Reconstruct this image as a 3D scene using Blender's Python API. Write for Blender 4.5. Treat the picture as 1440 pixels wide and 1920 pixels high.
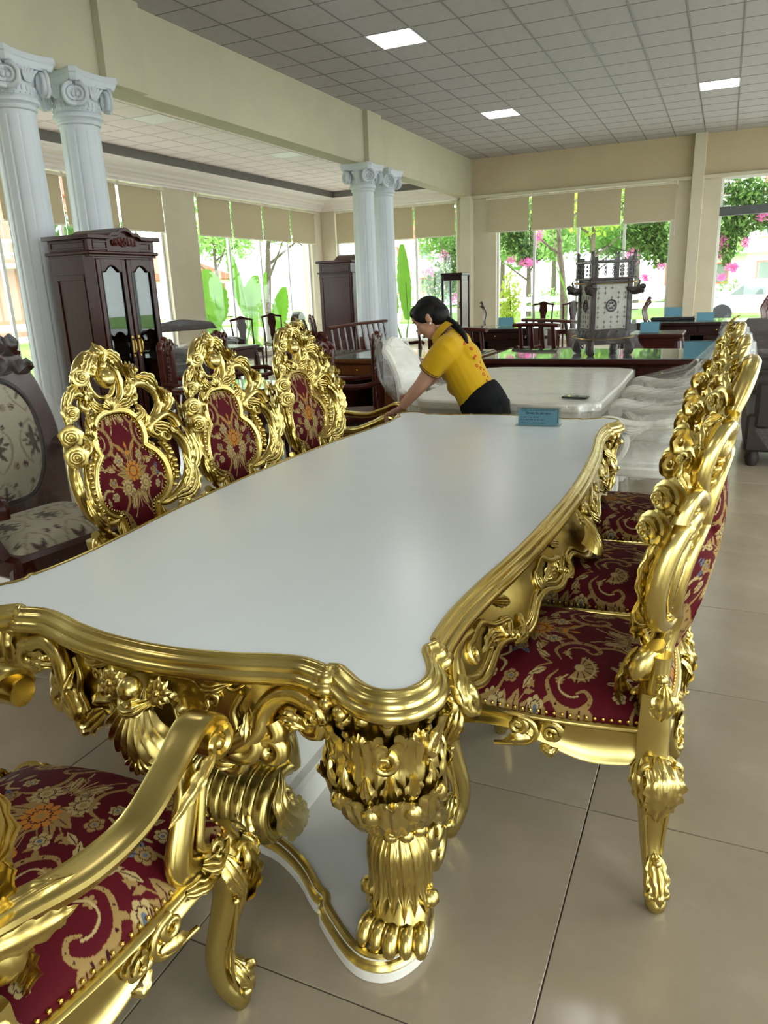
import bpy, math, random
import numpy as np
from mathutils import Vector, Matrix
for o in list(bpy.data.objects): bpy.data.objects.remove(o)
SC = bpy.context.scene
COL = SC.collection
PI = math.pi
rnd = random.Random(7)
# ------------------------------------------------------------------ camera
CAM_H = 1.464
YAW, PITCH, ROLL, FPX = -0.42921, 0.29416, -0.03909, 1377.8
def cam_axes():
    cy, sy = math.cos(YAW), math.sin(YAW)
    fwd = np.array([sy, cy, 0.]); right = np.array([cy, -sy, 0.]); up = np.array([0, 0, 1.])
    f2 = fwd*math.cos(PITCH)-up*math.sin(PITCH); u2 = up*math.cos(PITCH)+fwd*math.sin(PITCH)
    r = right*math.cos(ROLL)+u2*math.sin(ROLL); u = u2*math.cos(ROLL)-right*math.sin(ROLL)
    return r, u, f2
CR, CU, CF = cam_axes()
cd = bpy.data.cameras.new('camera'); cam = bpy.data.objects.new('camera', cd); COL.objects.link(cam)
cam.matrix_world = Matrix(((CR[0], CU[0], -CF[0], 0), (CR[1], CU[1], -CF[1], 0), (CR[2], CU[2], -CF[2], CAM_H), (0, 0, 0, 1)))
cd.sensor_fit = 'VERTICAL'; cd.sensor_height = 36.0; cd.sensor_width = 27.0
cd.lens = 36.0*FPX/1920.0; cd.clip_start = 0.05; cd.clip_end = 300
SC.camera = cam
# ------------------------------------------------------------------ world, light, exposure
wd = bpy.data.worlds.new('overcast_sky'); SC.world = wd; wd.use_nodes = True
bg = wd.node_tree.nodes['Background']; bg.inputs[0].default_value = (0.93, 0.97, 1.0, 1); bg.inputs[1].default_value = 4.4
LAMP_POWER = 9.5
SC.view_settings.view_transform = 'Standard'; SC.view_settings.look = 'None'
SC.view_settings.exposure = 0.62; SC.view_settings.gamma = 1.0; SC.view_settings.use_curve_mapping = False
try:
    SC.cycles.use_denoising = True; SC.cycles.denoiser = 'OPENIMAGEDENOISE'
    SC.cycles.max_bounces = 10; SC.cycles.diffuse_bounces = 5; SC.cycles.glossy_bounces = 4; SC.cycles.transparent_max_bounces = 24
    SC.cycles.caustics_reflective = False; SC.cycles.caustics_refractive = False; SC.cycles.sample_clamp_indirect = 6.0
except Exception: pass

# ------------------------------------------------------------------ materials
def srgb(*c):
    return tuple(((x/255)/12.92 if x/255 <= .04045 else ((x/255+.055)/1.055)**2.4) for x in c)
MATS = {}
class NT:
    def __init__(s, name):
        s.m = bpy.data.materials.new(name); s.m.use_nodes = True; s.t = s.m.node_tree; s.n = s.t.nodes; s.l = s.t.links
        s.n.clear(); s.out = s.n.new('ShaderNodeOutputMaterial'); s.tc = s.n.new('ShaderNodeTexCoord')
    def node(s, typ, **kw):
        n = s.n.new(typ)
        for k, v in kw.items():
            if k in n.inputs: n.inputs[k].default_value = v
            else: setattr(n, k, v)
        return n
    def link(s, a, b): s.l.new(a, b)
    def noise(s, scale, detail=3, rough=.55, co='Object', stretch=None):
        n = s.node('ShaderNodeTexNoise'); n.inputs['Scale'].default_value = scale; n.inputs['Detail'].default_value = detail; n.inputs['Roughness'].default_value = rough
        if stretch:
            mp = s.n.new('ShaderNodeMapping'); mp.inputs['Scale'].default_value = stretch; s.link(s.tc.outputs[co], mp.inputs[0]); s.link(mp.outputs[0], n.inputs['Vector'])
        else: s.link(s.tc.outputs[co], n.inputs['Vector'])
        return n
    def ramp(s, src, stops):
        r = s.n.new('ShaderNodeValToRGB'); e = r.color_ramp.elements
        while len(e) < len(stops): e.new(.5)
        for k, (p, c) in enumerate(stops):
            e[k].position = p; e[k].color = (*c, 1) if len(c) == 3 else c
        s.link(src, r.inputs[0]); return r
    def bsdf(s, col=None, rough=.5, metal=0., spec=.5, coat=0., sheen=0.):
        b = s.n.new('ShaderNodeBsdfPrincipled'); b.inputs['Roughness'].default_value = rough; b.inputs['Metallic'].default_value = metal
        b.inputs['Specular IOR Level'].default_value = spec; b.inputs['Coat Weight'].default_value = coat; b.inputs['Sheen Weight'].default_value = sheen
        b.inputs['Coat Roughness'].default_value = .12
        if col is not None: b.inputs['Base Color'].default_value = (*col, 1)
        s.link(b.outputs[0], s.out.inputs[0]); return b
    def bump(s, src, b, strength=.2, dist=.01):
        n = s.n.new('ShaderNodeBump'); n.inputs['Strength'].default_value = strength; n.inputs['Distance'].default_value = dist
        s.link(src, n.inputs['Height']); s.link(n.outputs[0], b.inputs['Normal']); return n
def M_plain(name, c, rough=.5, metal=0., var=.12, scale=6., bump=0., spec=.5, coat=0., sheen=0., stretch=None, bscale=None):
    k = NT(name); b = k.bsdf(c, rough, metal, spec, coat, sheen)
    n = k.noise(scale, 4, .6, stretch=stretch)
    lo = tuple(x*(1-var) for x in c); hi = tuple(min(1, x*(1+var)) for x in c)
    r = k.ramp(n.outputs['Fac'], [(.3, lo), (.7, hi)]); k.link(r.outputs[0], b.inputs['Base Color'])
    if bump:
        n2 = k.noise(bscale or scale*8, 3); k.bump(n2.outputs['Fac'], b, bump, .004)
    MATS[name] = k.m; return k.m
def M_wood(name, c, rough=.28, coat=.2, dark=.55, stretch=(14, 14, 1.4)):
    k = NT(name); b = k.bsdf(c, rough, 0, .28, coat*.5)
    n = k.noise(3.2, 5, .65, stretch=stretch)
    r = k.ramp(n.outputs['Fac'], [(.25, tuple(x*dark for x in c)), (.55, c), (.8, tuple(min(1, x*1.35) for x in c))]); k.link(r.outputs[0], b.inputs['Base Color'])
    k.bump(n.outputs['Fac'], b, .08, .003); MATS[name] = k.m; return k.m
def M_gold():
    k = NT('gold_leaf'); b = k.bsdf(srgb(214, 188, 116), .25, 1.0)
    n = k.noise(5, 3, .5); r = k.ramp(n.outputs['Fac'], [(.3, srgb(206, 182, 106)), (.7, srgb(215, 196, 124))]); k.link(r.outputs[0], b.inputs['Base Color'])
    n3 = k.noise(14, 2, .5); rr = k.ramp(n3.outputs['Fac'], [(.3, (.22,)*3), (.7, (.28,)*3)]); k.link(rr.outputs[0], b.inputs['Roughness'])
    n2 = k.noise(320, 2, .5); k.bump(n2.outputs['Fac'], b, .03, .001); MATS['gold'] = k.m
def M_fabric():
    k = NT('brocade'); b = k.bsdf((.1, .01, .02), .75, 0, .15, 0, 0)
    a = k.n.new('ShaderNodeAttribute'); a.attribute_name = 'Col'; k.link(a.outputs['Color'], b.inputs['Base Color'])
    w = k.noise(420, 2, .5); k.bump(w.outputs['Fac'], b, .25, .002); MATS['brocade'] = k.m
def M_attr(name, rough=.5, spec=.5, sheen=0):
    k = NT(name); b = k.bsdf((.5, .5, .5), rough, 0, spec, 0, sheen)
    a = k.n.new('ShaderNodeAttribute'); a.attribute_name = 'Col'; k.link(a.outputs['Color'], b.inputs['Base Color']); MATS[name] = k.m
def M_glass(name, tint=(1, 1, 1), gloss=.08):
    k = NT(name); t = k.node('ShaderNodeBsdfTransparent'); t.inputs[0].default_value = (*tint, 1)
    g = k.node('ShaderNodeBsdfGlossy'); g.inputs['Roughness'].default_value = .02
    lw = k.node('ShaderNodeLayerWeight'); lw.inputs['Blend'].default_value = .5
    mt = k.node('ShaderNodeMath', operation='MULTIPLY_ADD'); pw = k.node('ShaderNodeMath', operation='POWER'); pw.inputs[1].default_value = 5; k.link(lw.outputs['Facing'], pw.inputs[0]); mt.inputs[1].default_value = .35; mt.inputs[2].default_value = gloss*.6; k.link(pw.outputs[0], mt.inputs[0])
    m = k.node('ShaderNodeMixShader'); k.link(mt.outputs[0], m.inputs[0]); k.link(t.outputs[0], m.inputs[1]); k.link(g.outputs[0], m.inputs[2]); k.link(m.outputs[0], k.out.inputs[0]); MATS[name] = k.m
def M_wrap(name, amount=.2, scale=9., stretch=(1, 1, 3), col=(.9, .92, .93), haze=.1):
    k = NT(name); t = k.node('ShaderNodeBsdfTransparent')
    g = k.node('ShaderNodeBsdfGlossy'); g.inputs['Roughness'].default_value = .13; g.inputs['Color'].default_value = (*col, 1)
    d = k.node('ShaderNodeBsdfDiffuse'); d.inputs['Color'].default_value = (*col, 1)
    n = k.noise(scale, 5, .7, stretch=stretch); n2 = k.noise(scale*3, 3, .7, stretch=stretch)
    r = k.ramp(n.outputs['Fac'], [(.35, (amount*.35,)*3), (.62, (amount,)*3), (.75, (min(1, amount*2.6),)*3)])
    r2 = k.ramp(n2.outputs['Fac'], [(.4, (haze*.4,)*3), (.75, (min(1, haze*2.2),)*3)])
    bp = k.node('ShaderNodeBump'); bp.inputs['Strength'].default_value = .9; bp.inputs['Distance'].default_value = .02; k.link(n.outputs['Fac'], bp.inputs['Height']); k.link(bp.outputs[0], g.inputs['Normal'])
    m0 = k.node('ShaderNodeMixShader'); k.link(r2.outputs[0], m0.inputs[0]); k.link(t.outputs[0], m0.inputs[1]); k.link(d.outputs[0], m0.inputs[2])
    m = k.node('ShaderNodeMixShader'); k.link(r.outputs[0], m.inputs[0]); k.link(m0.outputs[0], m.inputs[1]); k.link(g.outputs[0], m.inputs[2]); k.link(m.outputs[0], k.out.inputs[0]); MATS[name] = k.m
def M_emit(name, c, s):
    k = NT(name); e = k.node('ShaderNodeEmission'); e.inputs[0].default_value = (*c, 1); e.inputs[1].default_value = s; k.link(e.outputs[0], k.out.inputs[0]); MATS[name] = k.m
def M_trans(name, c, tr=.3, rough=.8, var=.1, scale=30.):
    k = NT(name); d = k.node('ShaderNodeBsdfDiffuse'); t = k.node('ShaderNodeBsdfTranslucent'); n = k.noise(scale, 3)
    r = k.ramp(n.outputs['Fac'], [(.3, tuple(x*(1-var) for x in c)), (.7, tuple(min(1, x*(1+var)) for x in c))]); k.link(r.outputs[0], d.inputs[0]); k.link(r.outputs[0], t.inputs[0])
    m = k.node('ShaderNodeMixShader'); m.inputs[0].default_value = tr; k.link(d.outputs[0], m.inputs[1]); k.link(t.outputs[0], m.inputs[2]); k.link(m.outputs[0], k.out.inputs[0]); MATS[name] = k.m
M_gold(); M_fabric()
M_attr('damask', .7, .3, .1); M_attr('print', .5, .4)
M_plain('white_top', srgb(230, 237, 240), .24, 0, .02, 3., 0, .5)
M_plain('white_base', srgb(232, 228, 220), .4, 0, .03)
M_plain('wall', srgb(208, 199, 177), .75, 0, .04, 2.2, .05, .2)
M_plain('wall_beam', srgb(190, 184, 160), .75, 0, .05, 1.6, .05, .2)
M_plain('fascia', srgb(196, 180, 150), .8, 0, .04, 1.6, .03, .2)
M_plain('plaster', srgb(202, 208, 214), .5, 0, .03, 3, .03)
M_plain('soffit', srgb(236, 228, 226), .6, 0, .02, 3)
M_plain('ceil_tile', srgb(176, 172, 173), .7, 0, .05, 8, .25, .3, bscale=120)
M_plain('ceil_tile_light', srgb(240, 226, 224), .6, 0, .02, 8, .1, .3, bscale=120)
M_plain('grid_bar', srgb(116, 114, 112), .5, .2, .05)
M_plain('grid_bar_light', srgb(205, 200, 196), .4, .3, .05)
def M_floor():
    k = NT('floor_tile'); b = k.bsdf(srgb(182, 168, 146), .2, 0, .5)
    n = k.noise(2.2, 6, .65); r = k.ramp(n.outputs['Fac'], [(.3, srgb(158, 143, 120)), (.55, srgb(168, 153, 131)), (.75, srgb(180, 166, 145))])
    n2 = k.noise(5, 6, .75, stretch=(4, .5, 1)); r2 = k.ramp(n2.outputs['Fac'], [(.55, (.17,)*3), (.72, (.27,)*3)])
    k.link(r.outputs[0], b.inputs['Base Color']); k.link(r2.outputs[0], b.inputs['Roughness'])
    n3 = k.noise(60, 4, .7); k.bump(n3.outputs['Fac'], b, .04, .002); MATS['floor_tile'] = k.m
M_floor()
M_plain('grout', srgb(84, 76, 68), .8)
M_wood('mahogany', srgb(62, 22, 15)); M_wood('mahogany_dark', srgb(40, 16, 12)); M_wood('wood_brown', srgb(104, 58, 28), .3, .3); M_wood('wood_red', srgb(74, 24, 16)); M_wood('cabinet_wood', srgb(60, 20, 13), .34, .2)
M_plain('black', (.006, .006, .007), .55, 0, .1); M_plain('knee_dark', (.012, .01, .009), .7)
M_glass('glass', (.97, 1, .98), .06); M_glass('cab_glass', (.62, .66, .64), .1); M_glass('acrylic', (.93, .97, .97), .1)
k = NT('desk_glass'); b = k.bsdf((.18, .22, .20), .03, 0, .9); n = k.noise(3); r = k.ramp(n.outputs['Fac'], [(.3, (.15, .19, .17)), (.7, (.21, .25, .22))]); k.link(r.outputs[0], b.inputs['Base Color']); MATS['desk_glass'] = k.m
M_wrap('wrap_clear', .07, 5, (1, 1, 4), haze=.012); M_wrap('wrap_streak', .05, 9, (1, 2.5, 9), haze=.01); M_wrap('wrap_thin', .045, 5, (1, 1, 3), haze=.015); M_wrap('wrap_dark', .08, 5, (1, 1, 12), (.8, .76, .74), .02); M_wrap('wrap_white', .26, 3.2, (.5, 6, 2), (.97, .97, .95), .06); M_wrap('wrap_crinkle', .17, 11, (1, 1, 1.6), (.95, .96, .95), .06)
M_trans('blind', srgb(202, 190, 164), .25, var=.03, scale=60)
M_plain('blind_rail', srgb(222, 214, 196), .4)
M_plain('frame_white', srgb(226, 228, 226), .35, 0, .02); M_plain('frame_grey', srgb(86, 88, 88), .45)
M_emit('lamp', (1, .98, .95), LAMP_POWER); M_plain('lamp_off', srgb(246, 244, 244), .35, 0, .01)
M_plain('cream_paint', srgb(236, 233, 222), .35, 0, .03, 4, .03)
M_plain('brass', srgb(196, 160, 84), .25, 1.0); M_plain('chrome', (.7, .7, .72), .15, 1.0)
M_plain('sign_blue', srgb(96, 146, 166), .6, 0, .03); M_plain('ink', srgb(40, 60, 70), .7)
M_plain('skin', srgb(186, 140, 114), .5, 0, .05, 9, 0, .35); M_plain('hair', (.006, .005, .005), .5, 0, .3, 60, .2, .18, stretch=(1, 1, 6)); M_plain('shirt', srgb(192, 150, 8), .75, 0, .05, 12, .1, .2, bscale=300, sheen=.1)
M_plain('shirt_trim', srgb(52, 26, 30), .8); M_plain('shirt_red', srgb(172, 42, 26), .8); M_plain('pants', (.008, .008, .009), .85, 0, .2, 20, .1, .1); M_plain('pearl', (.85, .83, .8), .2); M_plain('lips', srgb(160, 92, 84), .5)
M_trans('leaf_a', srgb(120, 156, 84), .35, var=.3, scale=4); M_trans('leaf_b', srgb(156, 190, 116), .35, var=.25, scale=4); M_trans('leaf_dark', srgb(84, 116, 62), .3, var=.3, scale=5); M_trans('leaf_yellow', srgb(176, 196, 84), .4, var=.2, scale=4)
M_trans('banana', srgb(98, 142, 48), .4, var=.12, scale=3); M_trans('pink', srgb(240, 140, 200), .35, var=.2, scale=9)
M_plain('bark', srgb(96, 84, 70), .85, 0, .3, 12, .4); M_plain('pavement', srgb(214, 214, 208), .8, 0, .06, 3); M_plain('asphalt', srgb(172, 174, 174), .85, 0, .05, 4); M_plain('grass_mat', srgb(120, 160, 74), .9, 0, .3, 6)
M_plain('house', srgb(238, 236, 230), .8, 0, .04); M_plain('house_red', srgb(206, 110, 92), .8, 0, .1); M_plain('car_white', srgb(238, 240, 242), .2, 0, .02, 3, 0, .6, 1); M_plain('rubber', (.02, .02, .02), .8)
M_plain('brick_wall', srgb(190, 130, 112), .85, 0, .25, 30, .3)
M_plain('cushion_white', srgb(226, 224, 216), .7, 0, .05, 6, .1); M_plain('cushion_cream', srgb(206, 194, 162), .8, 0, .12, 12, .1)
M_plain('brown_wrap_body', srgb(40, 26, 22), .6, 0, .3, 5); M_plain('shell_inlay', srgb(168, 166, 154), .35, 0, .1, 40)
# ------------------------------------------------------------------ mesh helpers
class MB:
    def __init__(s): s.v = []; s.q = []; s.t = []; s.g = []; s.c = []; s.n = 0; s.hascol = False
    def add(s, V, q=None, t=None, g=None, col=None):
        V = np.asarray(V, float).reshape(-1, 3); s.v.append(V)
        if q is not None and len(q): s.q.append(np.asarray(q, int)+s.n)
        if t is not None and len(t): s.t.append(np.asarray(t, int)+s.n)
        if g:
            for f in g: s.g.append([i+s.n for i in f])
        if col is not None: s.hascol = True; s.c.append(np.broadcast_to(np.asarray(col, float), V.shape))
        else: s.c.append(np.full(V.shape, .5))
        s.n += len(V); return s
    def V(s): return np.concatenate(s.v) if s.v else np.zeros((0, 3))
    def warp(s, fn):
        V = fn(s.V()); s.v = [V]; s.c = [np.concatenate(s.c)]; return s
    def join(s, o):
        if o.n: 
            V = o.V(); s.v.append(V); s.c.append(np.concatenate(o.c)); s.hascol |= o.hascol
            s.q += [a+s.n for a in o.q]; s.t += [a+s.n for a in o.t]; s.g += [[i+s.n for i in f] for f in o.g]; s.n += len(V)
        return s
    def mirror(s, ax=1, only=False):
        o = MB(); V = s.V().copy(); V[:, ax] *= -1; o.v = [V]; o.c = [np.concatenate(s.c)]; o.q = [a[:, ::-1].copy() for a in s.q]; o.t = [a[:, ::-1].copy() for a in s.t]; o.g = [f[::-1] for f in s.g]; o.n = s.n; o.hascol = s.hascol
        if only: return o
        return s.join(o)
    def copy(s):
        o = MB(); o.join(s); return o
    def build(s, name, mat, parent=None, smooth=True, angle=38, cname='Col'):
        me = bpy.data.meshes.new(name); V = s.V(); me.vertices.add(len(V)); me.vertices.foreach_set('co', V.ravel())
        loops = []; starts = []; p = 0
        for arr, k in ((s.q, 4), (s.t, 3)):
            if arr:
                A = np.concatenate(arr); loops.append(A.ravel()); starts.append(p+np.arange(len(A))*k); p += A.size
        for f in s.g:
            loops.append(np.asarray(f)); starts.append(np.array([p])); p += len(f)
        if loops:
            L = np.concatenate(loops); S = np.concatenate(starts)
            me.loops.add(len(L)); me.loops.foreach_set('vertex_index', L); me.polygons.add(len(S)); me.polygons.foreach_set('loop_start', S)
            me.polygons.foreach_set('use_smooth', np.full(len(S), smooth))
        me.update(calc_edges=True); me.validate()
        if mat == 'gold' and angle == 38: angle = 75
        if smooth: me.set_sharp_from_angle(angle=math.radians(angle))
        if s.hascol:
            a = me.color_attributes.new(cname, 'FLOAT_COLOR', 'POINT'); C = np.concatenate(s.c); a.data.foreach_set('color', np.concatenate([C, np.ones((len(C), 1))], 1).ravel())
        me.materials.append(MATS[mat] if isinstance(mat, str) else mat)
        return link(name, me, parent)
def link(name, me, parent=None):
    o = bpy.data.objects.new(name, me); COL.objects.link(o)
    if parent is not None: o.parent = parent
    return o
def tag(o, label, cat, group=None, kind=None):
    o['label'] = label; o['category'] = cat
    if group: o['group'] = group
    if kind: o['kind'] = kind
    return o
def struct(o, label, cat='structure'):
    o['kind'] = 'structure'; o['label'] = label; o['category'] = cat; return o
def empty(name, loc=(0, 0, 0), rz=0., scale=1.):
    o = bpy.data.objects.new(name, None); COL.objects.link(o); o.location = loc; o.rotation_euler = (0, 0, rz); o.scale = (scale,)*3; o.empty_display_size = .1; return o
def thing(name, label, cat, loc=(0, 0, 0), rz=0., group=None, scale=1.):
    return tag(empty(name, loc, rz, scale), label, cat, group)
def dup(root, loc, rz=0., label=None, group=None, scale=None):
    r = root.copy(); COL.objects.link(r); r.location = loc; r.rotation_euler = (0, 0, rz)
    if scale: r.scale = (scale,)*3
    if label: r['label'] = label
    if group: r['group'] = group
    for ch in list(root.children):
        c = ch.copy(); COL.objects.link(c); c.parent = r
        for g in list(ch.children):
            d = g.copy(); COL.objects.link(d); d.parent = c
    return r
def gridq(nu, nv, wu=False, wv=False, off=0):
    I = np.arange(nu if wu else nu-1); J = np.arange(nv if wv else nv-1); i, j = np.meshgrid(I, J, indexing='ij'); i2 = (i+1) % nu; j2 = (j+1) % nv
    return np.stack([i*nv+j, i2*nv+j, i2*nv+j2, i*nv+j2], -1).reshape(-1, 4)+off
def grid(mb, P, wu=False, wv=False, col=None):
    P = np.asarray(P, float); nu, nv = P.shape[:2]; mb.add(P.reshape(-1, 3), gridq(nu, nv, wu, wv), col=None if col is None else np.asarray(col).reshape(-1, 3)); return mb
def box(mb, x0, x1, y0, y1, z0, z1, b=None):
    """chamfered box"""
    sx, sy, sz = x1-x0, y1-y0, z1-z0
    if b is None: b = min(.006, .2*min(sx, sy, sz))
    b = min(b, .45*min(sx, sy, sz)); c = np.array([(x0+x1)/2, (y0+y1)/2, (z0+z1)/2]); h = np.array([sx, sy, sz])/2
    V = []; idx = {}
    for a in range(3):
        for s0 in (-1, 1):
            for s1 in (-1, 1):
                for s2 in (-1, 1):
                    sg = np.array([s0, s1, s2], float); p = c+sg*(h-b); p[a] = c[a]+sg[a]*h[a]; idx[(a, s0, s1, s2)] = len(V); V.append(p)
    q = []; t = []
    for a in range(3):
        o = [i for i in range(3) if i != a]
        for s in (-1, 1):
            f = []
            for (u, v) in ((-1, -1), (1, -1), (1, 1), (-1, 1)):
                sg = [0, 0, 0]; sg[a] = s; sg[o[0]] = u; sg[o[1]] = v; f.append(idx[(a, *sg)])
            flip = (s < 0) ^ (a == 1); q.append(f[::-1] if flip else f)
    for e in range(3):
        o = [i for i in range(3) if i != e]
        for u in (-1, 1):
            for v in (-1, 1):
                def K(a, w):
                    sg = [0, 0, 0]; sg[o[0]] = u; sg[o[1]] = v; sg[e] = w; return idx[(a, *sg)]
                q.append([K(o[0], -1), K(o[0], 1), K(o[1], 1), K(o[1], -1)])
    for s0 in (-1, 1):
        for s1 in (-1, 1):
            for s2 in (-1, 1): t.append([idx[(0, s0, s1, s2)], idx[(1, s0, s1, s2)], idx[(2, s0, s1, s2)]])
    mb.add(V, q, t); return mb
def obox(mb, c, size, rz=0, b=None, rx=0, ry=0):
    m = MB(); box(m, -size[0]/2, size[0]/2, -size[1]/2, size[1]/2, -size[2]/2, size[2]/2, b)
    R = np.array((Matrix.Rotation(rz, 3, 'Z') @ Matrix.Rotation(ry, 3, 'Y') @ Matrix.Rotation(rx, 3, 'X'))); m.warp(lambda V: V@R.T+np.asarray(c, float)); return mb.join(m)
def cr(P, n=6, closed=False):
    """Catmull-Rom"""
    P = np.asarray(P, float)
    if closed: Q = np.concatenate([P[-1:], P, P[:2]])
    else: Q = np.concatenate([2*P[:1]-P[1:2], P, 2*P[-1:]-P[-2:-1]])
    out = []; t = np.linspace(0, 1, n, endpoint=False)[:, None]
    for i in range(1, len(Q)-2):
        a, b, c, d = Q[i-1], Q[i], Q[i+1], Q[i+2]
        out.append(.5*((2*b)+(-a+c)*t+(2*a-5*b+4*c-d)*t*t+(-a+3*b-3*c+d)*t**3))
    o = np.concatenate(out)
    return o if closed else np.concatenate([o, P[-1:]])
def rsmp(a, n):
    a = np.asarray(a, float); return np.interp(np.linspace(0, 1, n), np.linspace(0, 1, len(a)), a)
def tube(mb, P, r, n=8, up=None, ell=(1., 1.), cap=True, closed=False, sm=0, prof=None):
    P = np.asarray(P, float)
    if sm: P = cr(P, sm, closed)
    m = len(P); r = np.full(m, r) if np.isscalar(r) else rsmp(r, m)
    T = np.roll(P, -1, 0)-np.roll(P, 1, 0)
    if not closed: T[0] = P[1]-P[0]; T[-1] = P[-1]-P[-2]
    T /= np.maximum(1e-9, np.linalg.norm(T, axis=1))[:, None]
    if up is not None:
        up = np.asarray(up, float); U = np.broadcast_to(up, T.shape) if up.ndim == 1 else up
        N = U-(U*T).sum(1)[:, None]*T; N /= np.maximum(1e-6, np.linalg.norm(N, axis=1))[:, None]
    else:
        N = np.zeros_like(T); a = np.array([0, 0, 1.]) if abs(T[0][2]) < .9 else np.array([1., 0, 0]); v = a-(a@T[0])*T[0]; N[0] = v/np.linalg.norm(v)
        for i in range(1, m):
            v = N[i-1]-(N[i-1]@T[i])*T[i]; N[i] = v/max(1e-9, np.linalg.norm(v))
    B = np.cross(T, N)
    if prof is None:
        th = np.linspace(0, 2*PI, n, endpoint=False); pr = np.stack([np.cos(th)*ell[0], np.sin(th)*ell[1]], 1)
    else: pr = np.asarray(prof, float); n = len(pr)
    G = P[:, None]+r[:, None, None]*(pr[None, :, 0, None]*N[:, None]+pr[None, :, 1, None]*B[:, None])
    q = gridq(m, n, closed, True); g = []
    if cap and not closed: g = [list(range(n))[::-1], [(m-1)*n+i for i in range(n)]]
    mb.add(G.reshape(-1, 3), q, g=g); return mb
def lathe(mb, prof, c=(0, 0, 0), n=20, sq=0.):
    prof = np.asarray(prof, float); th = np.linspace(0, 2*PI, n, endpoint=False)
    G = np.stack([prof[:, None, 0]*np.cos(th), prof[:, None, 0]*np.sin(th), np.broadcast_to(prof[:, None, 1], (len(prof), n))], -1)+np.asarray(c, float)
    mb.add(G.reshape(-1, 3), gridq(len(prof), n, False, True), g=[list(range(n))[::-1], [(len(prof)-1)*n+i for i in range(n)]]); return mb
def ball(mb, c, r, n=8, m=6, s=(1, 1, 1)):
    ph = np.linspace(0, PI, m); th = np.linspace(0, 2*PI, n, endpoint=False)
    G = np.stack([np.sin(ph)[:, None]*np.cos(th)*s[0], np.sin(ph)[:, None]*np.sin(th)*s[1], np.cos(ph)[:, None]*np.ones(n)*s[2]], -1)*r+np.asarray(c, float)
    mb.add(G.reshape(-1, 3), gridq(m, n, False, True)); return mb
def prism(mb, poly, z0, z1, ax='z', bev=0.):
    """extrude a 2D outline along an axis; ax z:(x,y) y:(x,z) x:(y,z)"""
    P = np.asarray(poly, float); n = len(P)
    def to3(Q, h):
        h = np.full(len(Q), h)
        return {'z': np.stack([Q[:, 0], Q[:, 1], h], 1), 'y': np.stack([Q[:, 0], h, Q[:, 1]], 1), 'x': np.stack([h, Q[:, 0], Q[:, 1]], 1)}[ax]
    rings = [to3(P, z0), to3(P, z1)]
    if bev:
        Q = offset(P, -bev); s = 1 if z1 > z0 else -1
        rings = [to3(Q, z0), to3(P, z0+s*bev), to3(P, z1-s*bev), to3(Q, z1)]
    k = len(rings); mb.add(np.concatenate(rings), gridq(k, n, False, True), g=[list(range(n))[::-1], [(k-1)*n+i for i in range(n)]]); return mb
def offset(P, d):
    P = np.asarray(P, float); T = np.roll(P, -1, 0)-np.roll(P, 1, 0); T /= np.maximum(1e-9, np.linalg.norm(T, axis=1))[:, None]
    N = np.stack([T[:, 1], -T[:, 0]], 1); a = .5*np.sum(P[:, 0]*np.roll(P[:, 1], -1)-np.roll(P[:, 0], -1)*P[:, 1]); return P+N*d*(1 if a > 0 else -1)
def nrm(v): v = np.asarray(v, float); return v/max(1e-9, np.linalg.norm(v))
def leaf(mb, P, N, w, h=.012, lobes=4, nu=19, nv=13, ribs=4, taper=.75, thick=.0):
    """carved acanthus leaf on a spine P with surface normal N"""
    P = cr(P, 8); i = np.linspace(0, len(P)-1, nu); P = np.stack([np.interp(i, np.arange(len(P)), P[:, k]) for k in range(3)], 1)
    T = np.gradient(P, axis=0); T /= np.maximum(1e-9, np.linalg.norm(T, axis=1))[:, None]
    N = np.asarray(N, float); N = np.broadcast_to(N, T.shape) if N.ndim == 1 else np.stack([rsmp(N[:, k], nu) for k in range(3)], 1)
    B = np.cross(T, N); B /= np.maximum(1e-9, np.linalg.norm(B, axis=1))[:, None]; N = np.cross(B, T)
    u = np.linspace(0, 1, nu)[:, None]; v = np.linspace(-1, 1, nv)[None]
    W = w*np.sin(PI*np.clip(u*.93+.07, 0, 1)**taper)*(.78+.3*np.abs(np.sin(PI*lobes*u)))+.12*w*(1-u)
    H = h*((1-v**2)*1.0+.25*np.cos(v*PI*ribs)+.25*np.sin(2*PI*lobes*u)*np.abs(v)-.15)*np.sin(PI*np.clip(u*.9+.1, 0, 1))**.5
    G = P[:, None]+B[:, None]*(v*W)[..., None]+N[:, None]*H[..., None]+T[:, None]*(np.abs(v)*W*.35)[..., None]
    grid(mb, G); return mb
def basis(N):
    N = nrm(N); a = np.array([0, 0, 1.]) if abs(N[2]) < .9 else np.array([1., 0, 0]); U = nrm(a-(a@N)*N); return U, np.cross(N, U), N
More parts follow.
